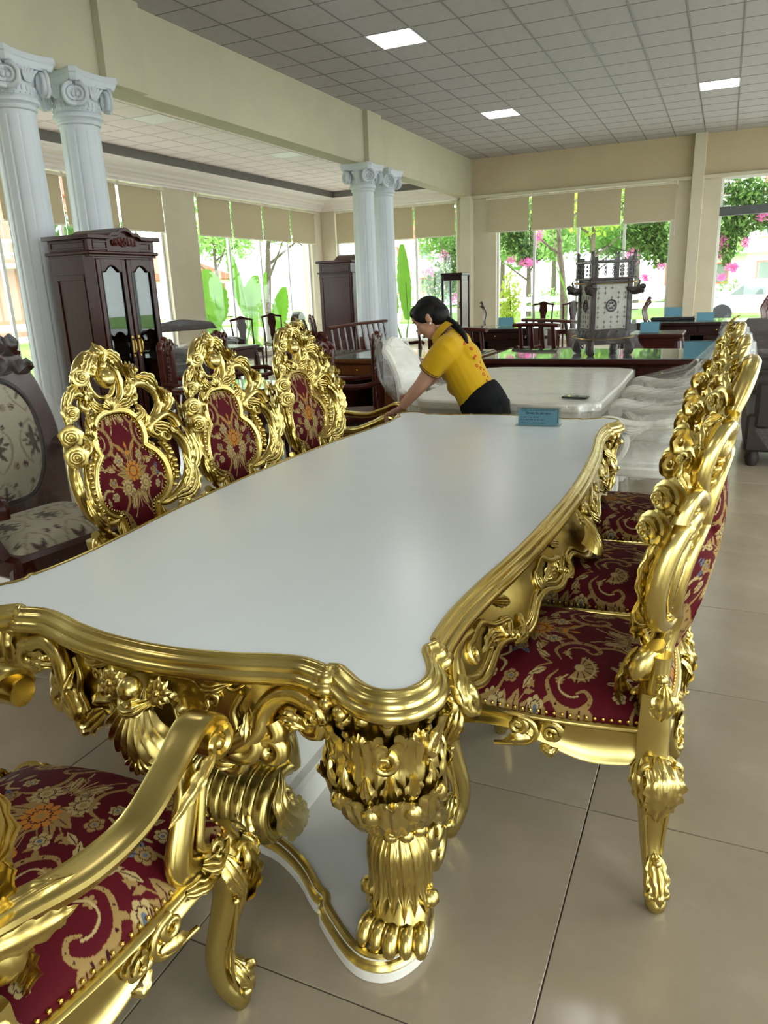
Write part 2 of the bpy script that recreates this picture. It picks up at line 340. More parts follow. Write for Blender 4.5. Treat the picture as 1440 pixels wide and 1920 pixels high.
def rose(mb, c, N, r, petals=5, rings=3):
    U, B, N = basis(N); c = np.asarray(c, float)
    for k in range(rings):
        R = r*(1-.3*k); a0 = k*.6
        for p in range(petals):
            a = a0+2*PI*p/petals; s = np.linspace(-.75, .75, 5)[:, None]; t = np.linspace(.12, 1, 5)[None]
            ang = a+s*(2*PI/petals)*.75; rad = R*t*(1-.16*s**2); hh = r*(.06+.24*k)+r*.42*np.sin(t*PI*.72)*(.75+.18*k)+r*.06*(s)
            G = c+(rad*np.cos(ang))[..., None]*U+(rad*np.sin(ang))[..., None]*B+hh[..., None]*N
            grid(mb, G)
    ball(mb, c+N*r*.78, r*.26, 8, 5)
    th = np.linspace(0, 2*PI, 15); rr = r*1.04*(1+.1*np.cos(5*th)); G = np.stack([c+np.outer(np.cos(th)*rr*s, U)+np.outer(np.sin(th)*rr*s, B)+N*(-r*.12 if s > .5 else r*.2) for s in (.3, 1.)]); grid(mb, G); return mb
def daisy(mb, c, N, r, n=9):
    U, B, N = basis(N); c = np.asarray(c, float)
    for p in range(n):
        a = 2*PI*p/n; d = np.cos(a)*U+np.sin(a)*B; leaf(mb, [c+N*r*.2, c+d*r*.55+N*r*.32, c+d*r+N*r*.1], N, r*.28, r*.1, 1, 5, 5, 1)
    ball(mb, c+N*r*.3, r*.26, 8, 5); return mb
def shell(mb, c, U, N, r, n=9, spread=1.25, h=.3, nu=10):
    c = np.asarray(c, float); U = nrm(U); N = nrm(N); B = np.cross(N, U); nv = n*6+1
    t = np.linspace(.08, 1, nu)[:, None]; a = np.linspace(-spread, spread, nv)[None]; fl = np.cos(a/spread*PI*n)
    rad = r*t*(1+.03*fl*t)*(1-.12*(a/spread)**2); hh = r*h*np.sin(t*PI*.8)+r*.05*fl*t**.7-.1*r*(a/spread)**2
    grid(mb, c+(rad*np.cos(a))[..., None]*U+(rad*np.sin(a))[..., None]*B+hh[..., None]*N); return mb
def spiral(c, r0, a0, turns, d=1, k=.16, n=26):
    t = np.linspace(0, 1, n); a = a0+d*turns*2*PI*t; r = r0*(1-(1-k)*t); return np.stack([c[0]+r*np.cos(a), c[1]+r*np.sin(a)], 1)
def f3(P, d=0.):
    """(w,z) outline points into flat carving space (d,w,z)"""
    P = np.asarray(P, float); dd = np.full(len(P), d) if np.isscalar(d) else rsmp(d, len(P)); return np.stack([dd, P[:, 0], P[:, 1]], 1)
def wrap_mesh(src_pts_boxes, name, mat, parent, infl=.02):
    pass
def place(o, loc, rz=0): o.location = loc; o.rotation_euler = (0, 0, rz); return o
def pix(x, y, z):
    q = np.array([x, y, z-CAM_H]); a, b, c = q@CR, q@CU, q@CF; return (720+FPX*a/c, 960-FPX*b/c, c)
# ------------------------------------------------------------------ the room
XL, XR, YB, YF, ZC, ZL = -10.18, 4.8, -4.5, 18.85, 4.41, 3.9
def sbox(name, b, mat, label, bev=.004):
    return struct(box(MB(), *b, bev).build(name, mat), label)
# floor
fl = struct(box(MB(), XL-.2, XR+.2, YB-.2, YF+.2, -.12, -.004, .002).build('floor', 'grout'), 'beige polished tile floor of the showroom', 'floor')
def tiles(parent, xs, ys, zt, zb, sx, sy, mat, name, limit, minpx, bev=.0012, skip=()):
    me = None; seen = []; rest = []
    for x in xs:
        for y in ys:
            if any(abs(x-a) < .05 and abs(y-b) < .05 for a, b in skip): continue
            c = [pix(x+sx*i, y+sy*j, zt) for i in (0, 1) for j in (0, 1)]
            ok = all(p[2] > .3 for p in c) and max(p[0] for p in c) > -20 and min(p[0] for p in c) < 1460 and max(p[1] for p in c) > -20 and min(p[1] for p in c) < 1940
            w = min(max(p[0] for p in c)-min(p[0] for p in c), 2.*(max(p[1] for p in c)-min(p[1] for p in c))) if ok else 0
            (seen if ok and w >= minpx else rest).append((w, x, y))
    seen.sort(reverse=True); rest += seen[limit:]; seen = seen[:limit]
    m = box(MB(), .0015, sx-.0015, .0015, sy-.0015, zb-zt, 0, bev); proto = m.build(name, mat, parent); me = proto.data
    for k, (w, x, y) in enumerate(seen):
        o = proto if k == 0 else link(name, me, parent); o.location = (x, y, zt)
    r = MB()
    for w, x, y in rest: r.add(np.array([(x+.0015, y+.0015, zt), (x+sx-.0015, y+.0015, zt), (x+sx-.0015, y+sy-.0015, zt), (x+.0015, y+sy-.0015, zt)]), [[0, 1, 2, 3]])
    if rest:
        o = r.build(name+'s', mat, parent, smooth=False); o['kind'] = 'stuff'
tiles(fl, [-.235+.8*i for i in range(-12, 7)], [1.853+.8*j for j in range(-8, 22)], 0, -.01, .8, .8, 'floor_tile', 'tile', 160, 9, .0015)
# main ceiling
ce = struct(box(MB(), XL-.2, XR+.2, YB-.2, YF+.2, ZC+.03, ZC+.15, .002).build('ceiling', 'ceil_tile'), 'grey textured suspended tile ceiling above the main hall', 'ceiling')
LX = [-4.262, -.662, 2.938]; LY = [14.07, 9.27, 4.47, -.33]
lamps = [(x, y) for x in LX for y in LY]
cxs = [-.062+.6*i for i in range(-10, 8)]; cys = [14.07+.6*j for j in range(-31, 8)]
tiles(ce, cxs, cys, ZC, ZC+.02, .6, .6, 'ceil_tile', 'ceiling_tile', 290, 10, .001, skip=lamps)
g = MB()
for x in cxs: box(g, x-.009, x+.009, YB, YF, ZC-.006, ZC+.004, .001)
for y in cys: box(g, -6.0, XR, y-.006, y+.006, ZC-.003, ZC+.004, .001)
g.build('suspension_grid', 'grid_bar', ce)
nm = {(-4.262, 14.07): 'square ceiling light panel, lit, nearest the corner beside the long beam', (-4.262, 9.27): 'large bright square ceiling light panel between the beam and hall middle',
      (-.662, 14.07): 'bright square ceiling light panel high above the window door pillar', (-.662, 9.27): 'square ceiling light panel cut by the top edge of the photo'}
lp = None
for x, y in lamps:
    lab = nm.get((x, y), 'lit square ceiling light panel over the unseen part of the hall')
    t = thing('ceiling_light', lab, 'ceiling light', (x, y, ZC), 0, 'lit ceiling panels')
    if lp is None:
        a = MB(); s = .6
        for b in ((0, s, 0, .018), (0, s, s-.018, s), (0, .018, .018, s-.018), (s-.018, s, .018, s-.018)): box(a, *b, -.008, .012, .002)
        e = MB().add(np.array([(.018, .018, -.003), (s-.018, .018, -.003), (s-.018, s-.018, -.003), (.018, s-.018, -.003)]), [[3, 2, 1, 0]])
        f1 = a.build('frame', 'frame_white', t); f2 = e.build('diffuser', 'lamp', t, smooth=False); lp = (f1.data, f2.data)
    else: link('frame', lp[0], t); link('diffuser', lp[1], t)
# beam
bm = struct(box(MB(), -6.25, -5.93, YB, YF, 3.56, ZC+.03, .004).build('beam', 'wall_beam'), 'long cream beam running over the white columns', 'beam')
for y0, y1 in ((6.5, 7.1), (12.72, 13.3)):
    box(MB(), -5.93, -5.84, y0, y1, 3.56, ZC+.02, .004).build('beam_pilaster', 'wall_beam', bm)
# lower tray ceiling on the far side of the beam
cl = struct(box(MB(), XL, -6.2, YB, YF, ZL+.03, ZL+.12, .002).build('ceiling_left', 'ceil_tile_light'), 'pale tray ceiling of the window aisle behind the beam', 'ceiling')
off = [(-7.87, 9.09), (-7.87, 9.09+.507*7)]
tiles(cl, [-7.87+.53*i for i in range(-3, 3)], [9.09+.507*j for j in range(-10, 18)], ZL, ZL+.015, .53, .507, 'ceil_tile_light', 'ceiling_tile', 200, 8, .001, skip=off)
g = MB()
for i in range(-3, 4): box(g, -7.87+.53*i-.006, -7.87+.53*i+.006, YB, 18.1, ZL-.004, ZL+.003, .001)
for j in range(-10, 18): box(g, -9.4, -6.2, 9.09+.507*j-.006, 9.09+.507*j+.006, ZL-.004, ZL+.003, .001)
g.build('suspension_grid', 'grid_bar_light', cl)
for (x, y), lab in zip(off, ('unlit white ceiling panel nearest the fluted column capital', 'unlit white ceiling panel beside the beam toward the middle columns')):
    t = thing('ceiling_panel_light', lab, 'ceiling light', (x, y, ZL), 0, 'unlit ceiling panels')
    box(MB(), .01, .52, .01, .497, -.004, .012, .002).build('diffuser', 'lamp_off', t)
    a = MB(); box(a, 0, .53, 0, .01, -.008, .01, .001); box(a, 0, .53, .497, .507, -.008, .01, .001); box(a, 0, .01, .01, .497, -.008, .01, .001); box(a, .52, .53, .01, .497, -.008, .01, .001); a.build('frame', 'frame_white', t)
# soffit border + stepped cornice
sf = MB(); box(sf, XL, -9.38, YB, YF, 3.75, ZL+.1, .004); box(sf, -9.38, -6.25, 18.1, YF, 3.75, ZL+.1, .004)
so = struct(sf.build('trim_1', 'soffit'), 'white plaster soffit border around the tray ceiling', 'trim')
prof = [(0, 3.52), (.05, 3.52), (.05, 3.55), (.09, 3.56), (.11, 3.6), (.17, 3.62), (.19, 3.64), (.27, 3.66), (.30, 3.70), (.55, 3.72), (.58, 3.735), (.72, 3.74), (.74, 3.752), (0, 3.76)]
cn = MB(); pts = [(XL, YB), (XL, YF), (-6.25, YF)]
ring = []
for (px, py), (dx, dy) in zip(pts, ((1, 0), (1, -1), (0, -1))): ring.append([(px+dx*o, py+dy*o, z) for o, z in prof])
grid(cn, np.array(ring), False, True); co = struct(cn.build('trim_2', 'soffit', angle=20), 'stepped white plaster cornice above the window blinds', 'trim')
box(MB(), -9.39, -9.37, YB, 18.1, 3.752, ZL, .002).build('tray_edge', 'grid_bar', cl); box(MB(), -9.38, -6.25, 18.09, 18.11, 3.752, ZL, .002).build('tray_edge', 'grid_bar', cl)
# walls with openings : list of window spans on a wall
def wall_y(name, x0, x1, spans, label, zs=.12, zt=3.52, xin=None, zc=ZC):
    """wall running along Y"""
    w = MB(); y = YB
    for a, b in spans:
        box(w, x0, x1, y, a, 0, zc, .004); box(w, x0, x1, a, b, 0, zs, .004); box(w, x0, x1, a, b, zt, zc, .004); y = b
    box(w, x0, x1, y, YF+.3, 0, zc, .004); return struct(w.build(name, 'wall'), label, 'wall')
def wall_x(name, y0, y1, xa, xb, spans, label, zs=.12, zt=3.52, mat='wall', zc=ZC):
    w = MB(); x = xa
    for a, b in spans:
        box(w, x, a, y0, y1, 0, zc, .004); box(w, a, b, y0, y1, 0, zs, .004); box(w, a, b, y0, y1, zt, zc, .004); x = b
    box(w, x, xb, y0, y1, 0, zc, .004); return struct(w.build(name, mat), label, 'wall')
wall_y('wall_left', XL-.3, XL, [(1.4, 6.4), (7.4, 12.43), (13.43, 18.3)], 'cream wall with tall windows at the aisle side')
wall_x('wall_far', YF, YF+.3, XL, XR, [(-9.75, -6.3), (-5.28, -1.22), (-.26, 3.9)], 'cream end wall with tall windows and glass door')
wall_y('wall_right', XR, XR+.3, [(-3.5, 1.5), (2.5, 7.5), (8.5, 13.5), (14.2, 18.4)], 'cream wall with windows outside the frame')
wall_x('wall_back', YB-.3, YB, XL, XR, [(.8, 4)], 'cream wall behind the viewer with one window')
# end wall details : fascia, ledge, pilasters, corner pier
fa = struct(box(MB(), -5.88, XR, YF-.012, YF, 3.56, ZC, .002).build('trim_3', 'fascia'), 'tan fascia band above the end windows', 'trim')
struct(box(MB(), -5.9, XR, YF-.12, YF, 3.5, 3.575, .005).build('trim_4', 'wall'), 'narrow cream ledge above the end wall blinds', 'trim')
struct(box(MB(), -6.14, -5.86, YF-.25, YF, 0, 3.57, .005).build('trim_5', 'wall'), 'square cream pier under the end of the beam', 'trim')
struct(box(MB(), -.86, -.62, YF-.22, YF, 0, ZC, .005).build('trim_6', 'wall'), 'cream pilaster between the window and the glass door', 'trim')
# windows
def window(name, axis, fixed, a, b, muls, z0, z1, label, extra=()):
    w = struct(empty(name, (0, 0, 0)), label, 'window')
    def bx(m, p, q, za, zb, d=.03):
        if axis == 'y': return box(m, fixed-d, fixed+d, p, q, za, zb, .004)
        return box(m, p, q, fixed-d, fixed+d, za, zb, .004)
    f = MB(); bx(f, a, a+.05, z0, z1); bx(f, b-.05, b, z0, z1); bx(f, a+.05, b-.05, z0, z0+.06); bx(f, a+.05, b-.05, z1-.05, z1); f.build('window_frame', 'frame_white', w)
    for m_ in muls: bx(MB(), m_-.03, m_+.03, z0+.06, z1-.05).build('mullion', 'frame_white', w)
    e = [a+.05]+[x for m_ in muls for x in (m_-.03, m_+.03)]+[b-.05]
    for k in range(0, len(e), 2): bx(MB(), e[k], e[k+1], z0+.06, z1-.05, .004).build('pane', 'glass', w)
    return w
window('window_1', 'y', XL-.12, 13.43, 18.3, [14.65, 15.92, 17.2], .12, 3.52, 'four-pane window nearest the room corner, big banana leaves behind')
window('window_2', 'y', XL-.12, 7.4, 12.43, [8.62, 9.9, 11.17], .12, 3.52, 'four-pane window behind the wooden display cabinet')
window('window_3', 'y', XL-.12, 1.4, 6.4, [2.65, 3.9, 5.15], .12, 3.52, 'four-pane aisle window at the edge of the photo')
window('window_4', 'x', YF+.12, -9.75, -6.3, [-8.6, -7.45], .12, 3.52, 'three-pane end window behind the paired middle columns')
window('window_5', 'x', YF+.12, -5.28, -1.22, [-4.35, -3.3, -2.25], .12, 3.52, 'wide end window behind the wrapped lantern with pink blossom')
w6 = window('window_6', 'x', YF+.12, -.26, 3.9, [1.12, 2.5], .05, 3.52, 'glass shopfront door bay with grey transom')
box(MB(), -.26, 3.9, YF+.02, YF+.2, 2.73, 2.91, .006).build('transom', 'frame_grey', w6)
for zz in (1.0, 1.55):
    for xx in (.97,):
        m = MB(); tube(m, [(xx-.02, YF+.02, zz), (xx-.02, YF+.02, zz+.36)], .016, 8); tube(m, [(xx+.2, YF+.02, zz), (xx+.2, YF+.02, zz+.36)], .016, 8); tube(m, [(xx-.02, YF+.02, zz+.18), (xx+.2, YF+.02, zz+.18)], .01, 6); m.build('door_handle', 'black', w6)
window('window_7', 'y', XR+.12, -3.5, 1.5, [-1.8, -.2], .12, 3.52, 'side window outside the frame near the viewer')
window('window_8', 'y', XR+.12, 2.5, 7.5, [4.2, 5.8], .12, 3.52, 'side window outside the frame beside the table')
window('window_9', 'y', XR+.12, 8.5, 13.5, [10.2, 11.8], .12, 3.52, 'side window outside the frame past the desks')
window('window_10', 'y', XR+.12, 14.2, 18.4, [15.6, 17.], .12, 3.52, 'side window outside the frame near the door')
window('window_11', 'x', YB-.12, .8, 4, [2.4], .12, 3.52, 'window behind the viewer')
# blinds
def blind(axis, fixed, a, b, label, ztop=3.5, zbot=2.7, sgn=1):
    t = thing('roller_blind', label, 'blind', ((fixed, (a+b)/2, ztop) if axis == 'y' else ((a+b)/2, fixed, ztop)), PI/2 if axis == 'y' else 0, 'beige roller blinds')
    w = (b-a)/2-.02; h = ztop-zbot
    m = MB(); tube(m, [(-w, 0, -.035), (w, 0, -.035)], .022, 10); m.build('roller', 'blind_rail', t)
    xs = np.linspace(-w+.012, w-.012, 14); zs = np.linspace(-.03, -h, 6); X, Z = np.meshgrid(xs, zs, indexing='ij'); Y = .02+.004*np.sin(X*9+a)*np.abs(Z)/h
    m = MB(); grid(m, np.stack([X, Y, Z], -1)); grid(m, np.stack([X, Y-.003, Z], -1)); m.build('blind_fabric', 'blind', t)
    box(MB(), -w+.01, w-.01, .008, .03, -h-.02, -h+.005, .003).build('bottom_bar', 'blind_rail', t)
    box(MB(), -w-.015, -w+.0, -.03, .03, -.07, .01, .003).build('bracket', 'blind_rail', t); box(MB(), w, w+.015, -.03, .03, -.07, .01, .003).build('bracket', 'blind_rail', t)
    zz = np.linspace(-.03, -h-.35, 40); m = MB(); tube(m, np.stack([np.full(40, w+.01)+.004*np.sin(zz*60), np.full(40, .03), zz], 1), .004, 5); m.build('bead_chain', 'chrome', t)
e = [13.43, 14.65, 15.92, 17.2, 18.45]
for k, s_ in enumerate(('beside the wide cream pier', 'second from the wide cream pier', 'third from the wide cream pier', 'ending at the room corner')):
    blind('y', XL+.05, e[k], e[k+1], 'beige roller blind on the aisle window, '+s_)
e = [7.4, 8.62, 9.9, 11.17, 12.4]
for k, s_ in enumerate(('between the two fluted columns', 'partly behind the nearer fluted column', 'above the wooden display cabinet', 'right above the cabinet, touching the cream pier')):
    blind('y', XL+.05, e[k], e[k+1], 'beige roller blind '+s_)
e = [-9.72, -8.6, -7.45, -6.32]
for k, s_ in enumerate(('nearest the corner, by the wardrobe', 'mostly hidden by the paired columns', 'just past the paired columns')):
    blind('x', YF-.05, e[k], e[k+1], 'beige roller blind on the end window, '+s_)
e = [-5.5, -4.42, -3.35, -2.3, -1.14]
for k, s_ in enumerate(('beside the square pier', 'second from the square pier', 'above the wrapped lantern', 'next to the pilaster by the door')):
    blind('x', YF-.14, e[k], e[k+1], 'beige roller blind of the wide end window, '+s_)
# columns
def column():
    root = empty('column'); NT_ = 96; th = np.linspace(0, 2*PI, NT_, endpoint=False)
    gro = np.where((np.arange(NT_) % 8) == 0, -.008, 0.)+np.where((np.arange(NT_) % 8) == 1, -.004, 0)
    zs = [.32, .4, .46, .47, 1.2, 2.2, 3.06, 3.07, 3.12]; rs = [.2, .2, .2, .2, .2, .195, .187, .187, .187]; gm = [0, 0, 0, 1, 1, 1, 1, 0, 0]
    G = np.stack([np.stack([(r+gro*g_)*np.cos(th), (r+gro*g_)*np.sin(th), np.full(NT_, z)], -1) for z, r, g_ in zip(zs, rs, gm)])
    m = MB(); grid(m, G, False, True); m.build('shaft', 'plaster', root, angle=30)
    lathe(MB(), [(.02, 0), (.29, 0), (.29, .1), (.27, .11), (.28, .15), (.25, .19), (.26, .23), (.235, .27), (.21, .3), (.2, .33), (.02, .33)], n=40).build('column_base', 'plaster', root)
    lathe(MB(), [(.02, 3.11), (.187, 3.11), (.205, 3.12), (.21, 3.135), (.2, 3.15), (.205, 3.16), (.235, 3.175), (.235, 3.2), (.22, 3.22), (.205, 3.23), (.215, 3.33), (.23, 3.45), (.02, 3.45)], n=40).build('necking', 'plaster', root)
    m = MB()
    for k in range(28):
        a = 2*PI*k/28; ball(m, (.212*math.cos(a), .212*math.sin(a), 3.285), .019, 6, 5, (.7, .7, 1.5)); ball(m, (.222*math.cos(a+.11), .222*math.sin(a+.11), 3.24), .009, 5, 4)
    m.build('egg_and_dart', 'plaster', root)
    P = []
    for k in range(4):
        a0 = k*PI/2
        for t in np.linspace(-1, 1, 9)[:-1] if True else []:
            u = t; d = .245+.065*abs(u)**2.2; w = .27*u if abs(u) < .99 else .27*u
            P.append((d*math.cos(a0)-w*math.sin(a0), d*math.sin(a0)+w*math.cos(a0)))
        P.append((.31*math.cos(a0)-.262*math.sin(a0), .31*math.sin(a0)+.262*math.cos(a0)))
    P = np.array(P); m = MB(); rings = [(.9, 3.45), (.93, 3.47), (.95, 3.485), (.96, 3.505), (1.0, 3.515), (1.0, 3.555), (.99, 3.56)]
    R = np.stack([np.concatenate([P*s, np.full((len(P), 1), z)], 1) for s, z in rings]); m.add(R.reshape(-1, 3), gridq(len(rings), len(P), False, True), g=[list(range(len(P))), [(len(rings)-1)*len(P)+i for i in range(len(P))]]); m.build('abacus', 'plaster', root, angle=30)
    vm = MB(); s = spiral((0, 0), .082, PI*.5, 2.2, -1, .12, 44); tube(vm, np.stack([np.full(44, .012), s[:, 0], s[:, 1]], 1), [.017, .013, .008], 7); lathe2 = MB(); lathe(lathe2, [(.001, -.03), (.07, -.03), (.078, -.02), (.078, 0), (.07, .006), (.001, .008)], n=24); lathe2.warp(lambda V: np.stack([V[:, 2], V[:, 0], V[:, 1]], 1)); vm.join(lathe2); ball(vm, (.015, 0, 0), .018, 8, 6); leaf(vm, [(.03, -.07, .09), (.045, -.01, .095), (.03, .06, .08)], (0, .2, 1), .022, .012, 2, 8, 5)
    me = None
    for k in range(4):
        for s_ in (-1, 1):
            a = k*PI/2+s_*.87; rr = .285
            if me is None: o = vm.build('volute', 'plaster', root); me = o.data
            else: o = link('volute', me, root)
            o.location = (rr*math.cos(a), rr*math.sin(a), 3.345); o.rotation_euler = (0, 0, k*PI/2+s_*.42); o.scale = (1.1, 1.25*s_, 1.25)
    for k in range(4):
        a = k*PI/2; m = MB()
        for j in (-2, -1, 0, 1, 2): leaf(m, [(.235, j*.012, 3.33), (.255, j*.028, 3.40), (.285, j*.045, 3.455-.012*abs(j))], (1, 0, .3), .017, .01, 2, 8, 5)
        c, s2 = math.cos(a), math.sin(a); m.warp(lambda V: np.stack([V[:, 0]*c-V[:, 1]*s2, V[:, 0]*s2+V[:, 1]*c, V[:, 2]], 1)); m.build('palmette', 'plaster', root)
    return root
c0 = column(); c0.location = (-6.0, 5.42, 0); struct(c0, 'white fluted column at the edge of the photo, cut by the frame', 'column')
c0['group'] = 'white fluted columns'
for p, l in (((-6., 6.2), 'white fluted column just behind the wooden display cabinet'), ((-6., 12.75), 'white fluted middle column, the nearer of the close pair'), ((-6., 13.62), 'white fluted middle column, the farther of the close pair')):
    dup(c0, (*p, 0), 0, l)
# ------------------------------------------------------------------ brocade pattern
BURG, TAN, LTAN, ORG, BLU, DRK = (np.array(srgb(*c)) for c in ((82, 9, 20), (152, 122, 72), (178, 154, 102), (186, 120, 44), (92, 102, 116), (56, 10, 22)))
class Pat:
    def __init__(s, u, v): s.u, s.v = u, v; s.c = np.broadcast_to(BURG, u.shape+(3,)).copy()
    def put(s, m, c): s.c[m] = c
    def fl(s, u, v, x, y, r, n, c, cc, ph=0.):
        dx, dy = u-x, v-y; d = np.hypot(dx, dy); near = d < r*1.05
        th = np.arctan2(dy, dx)+ph; R = r*(.74+.26*np.abs(np.cos(n*th/2))); s.put(near & (d < R), c)
        s.put(near & (d < R*.95) & (np.abs(np.sin(n*th/2)) < .0) , DRK)
        s.put(near & (d > .42*r) & (d < R) & (np.abs(np.cos(n*th/2)) < .2), DRK); s.put(near & (np.abs(d/r-.5-.05*np.cos(n*th)) < .045), DRK); s.put(d < r*.22, cc)
    def lf(s, u, v, x0, y0, x1, y1, w, c, vein=True):
        L = math.hypot(x1-x0, y1-y0); tx, ty = (x1-x0)/L, (y1-y0)/L; a = ((u-x0)*tx+(v-y0)*ty)/L; b = -(u-x0)*ty+(v-y0)*tx
        ins = (a > 0) & (a < 1); W = w*np.sin(PI*np.clip(a, 0, 1)**.8); m = ins & (np.abs(b) < W*(.8+.2*np.abs(np.sin(a*9)))); s.put(m, c)
        if vein: s.put(m & (np.abs(b) < .0011) & (a < .8), DRK)
    def st(s, u, v, P, w, c, dots=None):
        P = cr(np.array(P), 5); w = rsmp(w if hasattr(w, '__len__') else [w, w], len(P))
        for i in range(len(P)-1):
            p, q = P[i], P[i+1]; e = q-p; L = e@e
            if L < 1e-12: continue
            near = (np.abs(u-(p[0]+q[0])/2) < w[i]+.03) & (np.abs(v-(p[1]+q[1])/2) < w[i]+.03)
            if not near.any(): continue
            t = np.clip(((u[near]-p[0])*e[0]+(v[near]-p[1])*e[1])/L, 0, 1); d = np.hypot(u[near]-p[0]-t*e[0], v[near]-p[1]-t*e[1])
            idx = np.where(near); m = d < w[i]; s.c[tuple(k[m] for k in idx)] = c
            if dots is not None and i % 3 == 1:
                mm = np.hypot(u[near]-p[0], v[near]-p[1]) < w[i]*.42; s.c[tuple(k[mm] for k in idx)] = dots
def brocade(u, v, pu=.35, pv=.32):
    p = Pat(u, v)
    for (ox, oy, kind) in ((0, 0, 'A'), (pu/2, pv/2, 'B')):
        U = (u-ox+pu/2) % pu-pu/2; V = (v-oy+pv/2) % pv-pv/2; A = np.abs(U)
        if kind == 'B':
            p.st(A, V, [(.02, -.06), (.06, -.08), (.105, -.05), (.11, .0), (.085, .03), (.065, .015), (.075, -.005)], [.002, .005, .0075, .006, .004, .002], TAN, DRK)
            p.st(A, V, [(.10, .02), (.12, .07), (.10, .12), (.06, .135)], [.0045, .0055, .004, .002], TAN)
            p.st(A, V, [(.11, -.03), (.15, -.06), (.165, -.10), (.15, -.12)], [.005, .005, .003, .002], TAN)
            p.st(A, V, [(.0, .1), (.02, .125), (.05, .12)], [.004, .004, .002], LTAN)
            d = np.hypot(U, V+.01); th = np.arctan2(V+.01, U); m = (d < .046*(1+.08*np.cos(11*th))) & (th > -.5) & (th < PI+.5); p.put(m, TAN); p.put(m & (np.abs(np.sin(th*5.5)) < .3) & (d > .014), DRK); p.put(m & (np.abs(d-.037) < .002), LTAN); p.put(d < .012, LTAN)
            p.fl(A, V, .118, -.098, .022, 6, LTAN, BLU); p.st(A, V, [(.03, -.035), (.05, -.05), (.075, -.045), (.085, -.02), (.08, .0)], .0022, LTAN); p.st(A, V, [(.13, .0), (.145, .03), (.14, .07), (.12, .1)], .002, LTAN); p.fl(A, V, .15, .085, .013, 5, TAN, BLU); p.st(A, V, [(.0, -.08), (.02, -.11), (.05, -.12), (.08, -.11)], .0022, TAN); p.lf(A, V, .14, .03, .165, .05, .006, TAN); p.lf(A, V, .145, .05, .13, .075, .006, TAN); p.fl(A, V, .055, .095, .017, 6, LTAN, BLU);
            for q in ((.13, .03, .16, .09, .009), (.02, -.09, .05, -.13, .01), (.05, -.12, .09, -.135, .008), (.03, .06, .02, .1, .006)): p.lf(A, V, *q, LTAN)
        else:
            p.st(A, V, [(0, -.06), (.006, -.09), (.02, -.125)], [.0018, .0016, .0014], LTAN); p.st(A, V, [(0, -.06), (.0, -.13)], .0014, LTAN)
            for q in ((.0, .04, .0, .115), (.0, .04, .035, .105), (.01, .03, .07, .085), (.02, .0, .09, .04)): p.st(A, V, [q[:2], ((q[0]+q[2])/2+.004, (q[1]+q[3])/2), q[2:]], .0013, TAN)
            for q in ((0, .1, 0, .125), (.035, .095, .045, .118), (.03, .09, .018, .105), (.07, .08, .085, .1), (.06, .07, .05, .095), (.09, .035, .112, .05), (.08, .03, .085, .055), (.0, .075, .012, .092), (.045, .06, .06, .065)): p.lf(A, V, *q, .0068, ORG if q[0] < .04 else TAN, False)
            for q in ((.02, .0, .085, .015, .016), (.015, -.02, .08, -.02, .015), (.0, -.065, .05, -.105, .013), (.03, .02, .07, .05, .012)): p.lf(A, V, *q, TAN)
            p.lf(A, V, .01, -.06, .028, -.12, .007, TAN); p.lf(U, V, .12, -.01, .15, .016, .008, BLU); p.lf(U, V, .12, -.015, .15, -.03, .007, BLU)
            p.fl(A, V, .05, -.045, .032, 12, LTAN, TAN, .2); p.fl(U, V, 0, .012, .04, 11, ORG, TAN, .1)
            p.put(np.hypot(A-.02, V+.06) < .006, LTAN); p.fl(A, V, .115, -.012, .02, 5, TAN, BLU)
            p.put((np.hypot(A-.125, V-.11) < .012*(.5+.5*np.abs(np.cos(2.5*np.arctan2(V-.11, A-.125))))), TAN)
    return p.c
# ------------------------------------------------------------------ gold chairs (x forward, y across, z up)
PADH = [(0, 1.075), (.055, 1.07), (.092, 1.048), (.114, 1.012), (.118, .972), (.108, .938), (.124, .918), (.156, .893), (.18, .85), (.185, .80), (.171, .757), (.138, .729), (.103, .714), (.087, .688), (.08, .648), (.084, .6), (.094, .565), (.084, .535), (.045, .522), (0, .52)]
def half_loop(H, n=5):
    H = cr(np.array(H), n); return np.concatenate([H, (H[1:-1]*[-1, 1])[::-1]])
PADL = half_loop(PADH, 9)
def backwarp(V):
    d, w, z = V[:, 0], V[:, 1], V[:, 2]; return np.stack([-.235-.175*(z-.46)+.62*w**2+d, w, z], 1)
def pad(side):
    n = len(PADL); per = np.concatenate([PADL]); k = 80; c = np.array([0, .80]); t = np.linspace(0, 1, k)[:, None, None]
    L = c+(per-c)[None]*t*.985; r = t[..., 0]*np.ones(n)
    d = side*(.008+(.034 if side > 0 else .045)*(1-r**2.6)); P = np.stack([d, L[..., 0], L[..., 1]], -1)
    col = brocade(L[..., 0].ravel(), (L[..., 1]-.845).ravel()); m = MB(); grid(m, P, False, True, col=col); return m.warp(backwarp)
def nails(L, d, step=.014, r=.0042):
    m = MB(); P = np.concatenate([L, L[:1]]); s = np.concatenate([[0], np.cumsum(np.linalg.norm(np.diff(P, axis=0), axis=1))]); t = np.arange(0, s[-1], step)
    for x, z in zip(np.interp(t, s, P[:, 0]), np.interp(t, s, P[:, 1])): ball(m, (d, x, z), r, 6, 4)
    return m
def mould(P3, prof, up, closed=True):
    m = MB(); tube(m, P3, 1., up=up, prof=prof, closed=closed, cap=not closed); return m
def mir(m): return m.mirror(1)
def pair(m, name, t, warp):
    o = m.mirror(1, True); m.warp(warp).build(name, 'gold', t); o.warp(warp).build(name, 'gold', t)
X1 = np.array([1., 0, 0])
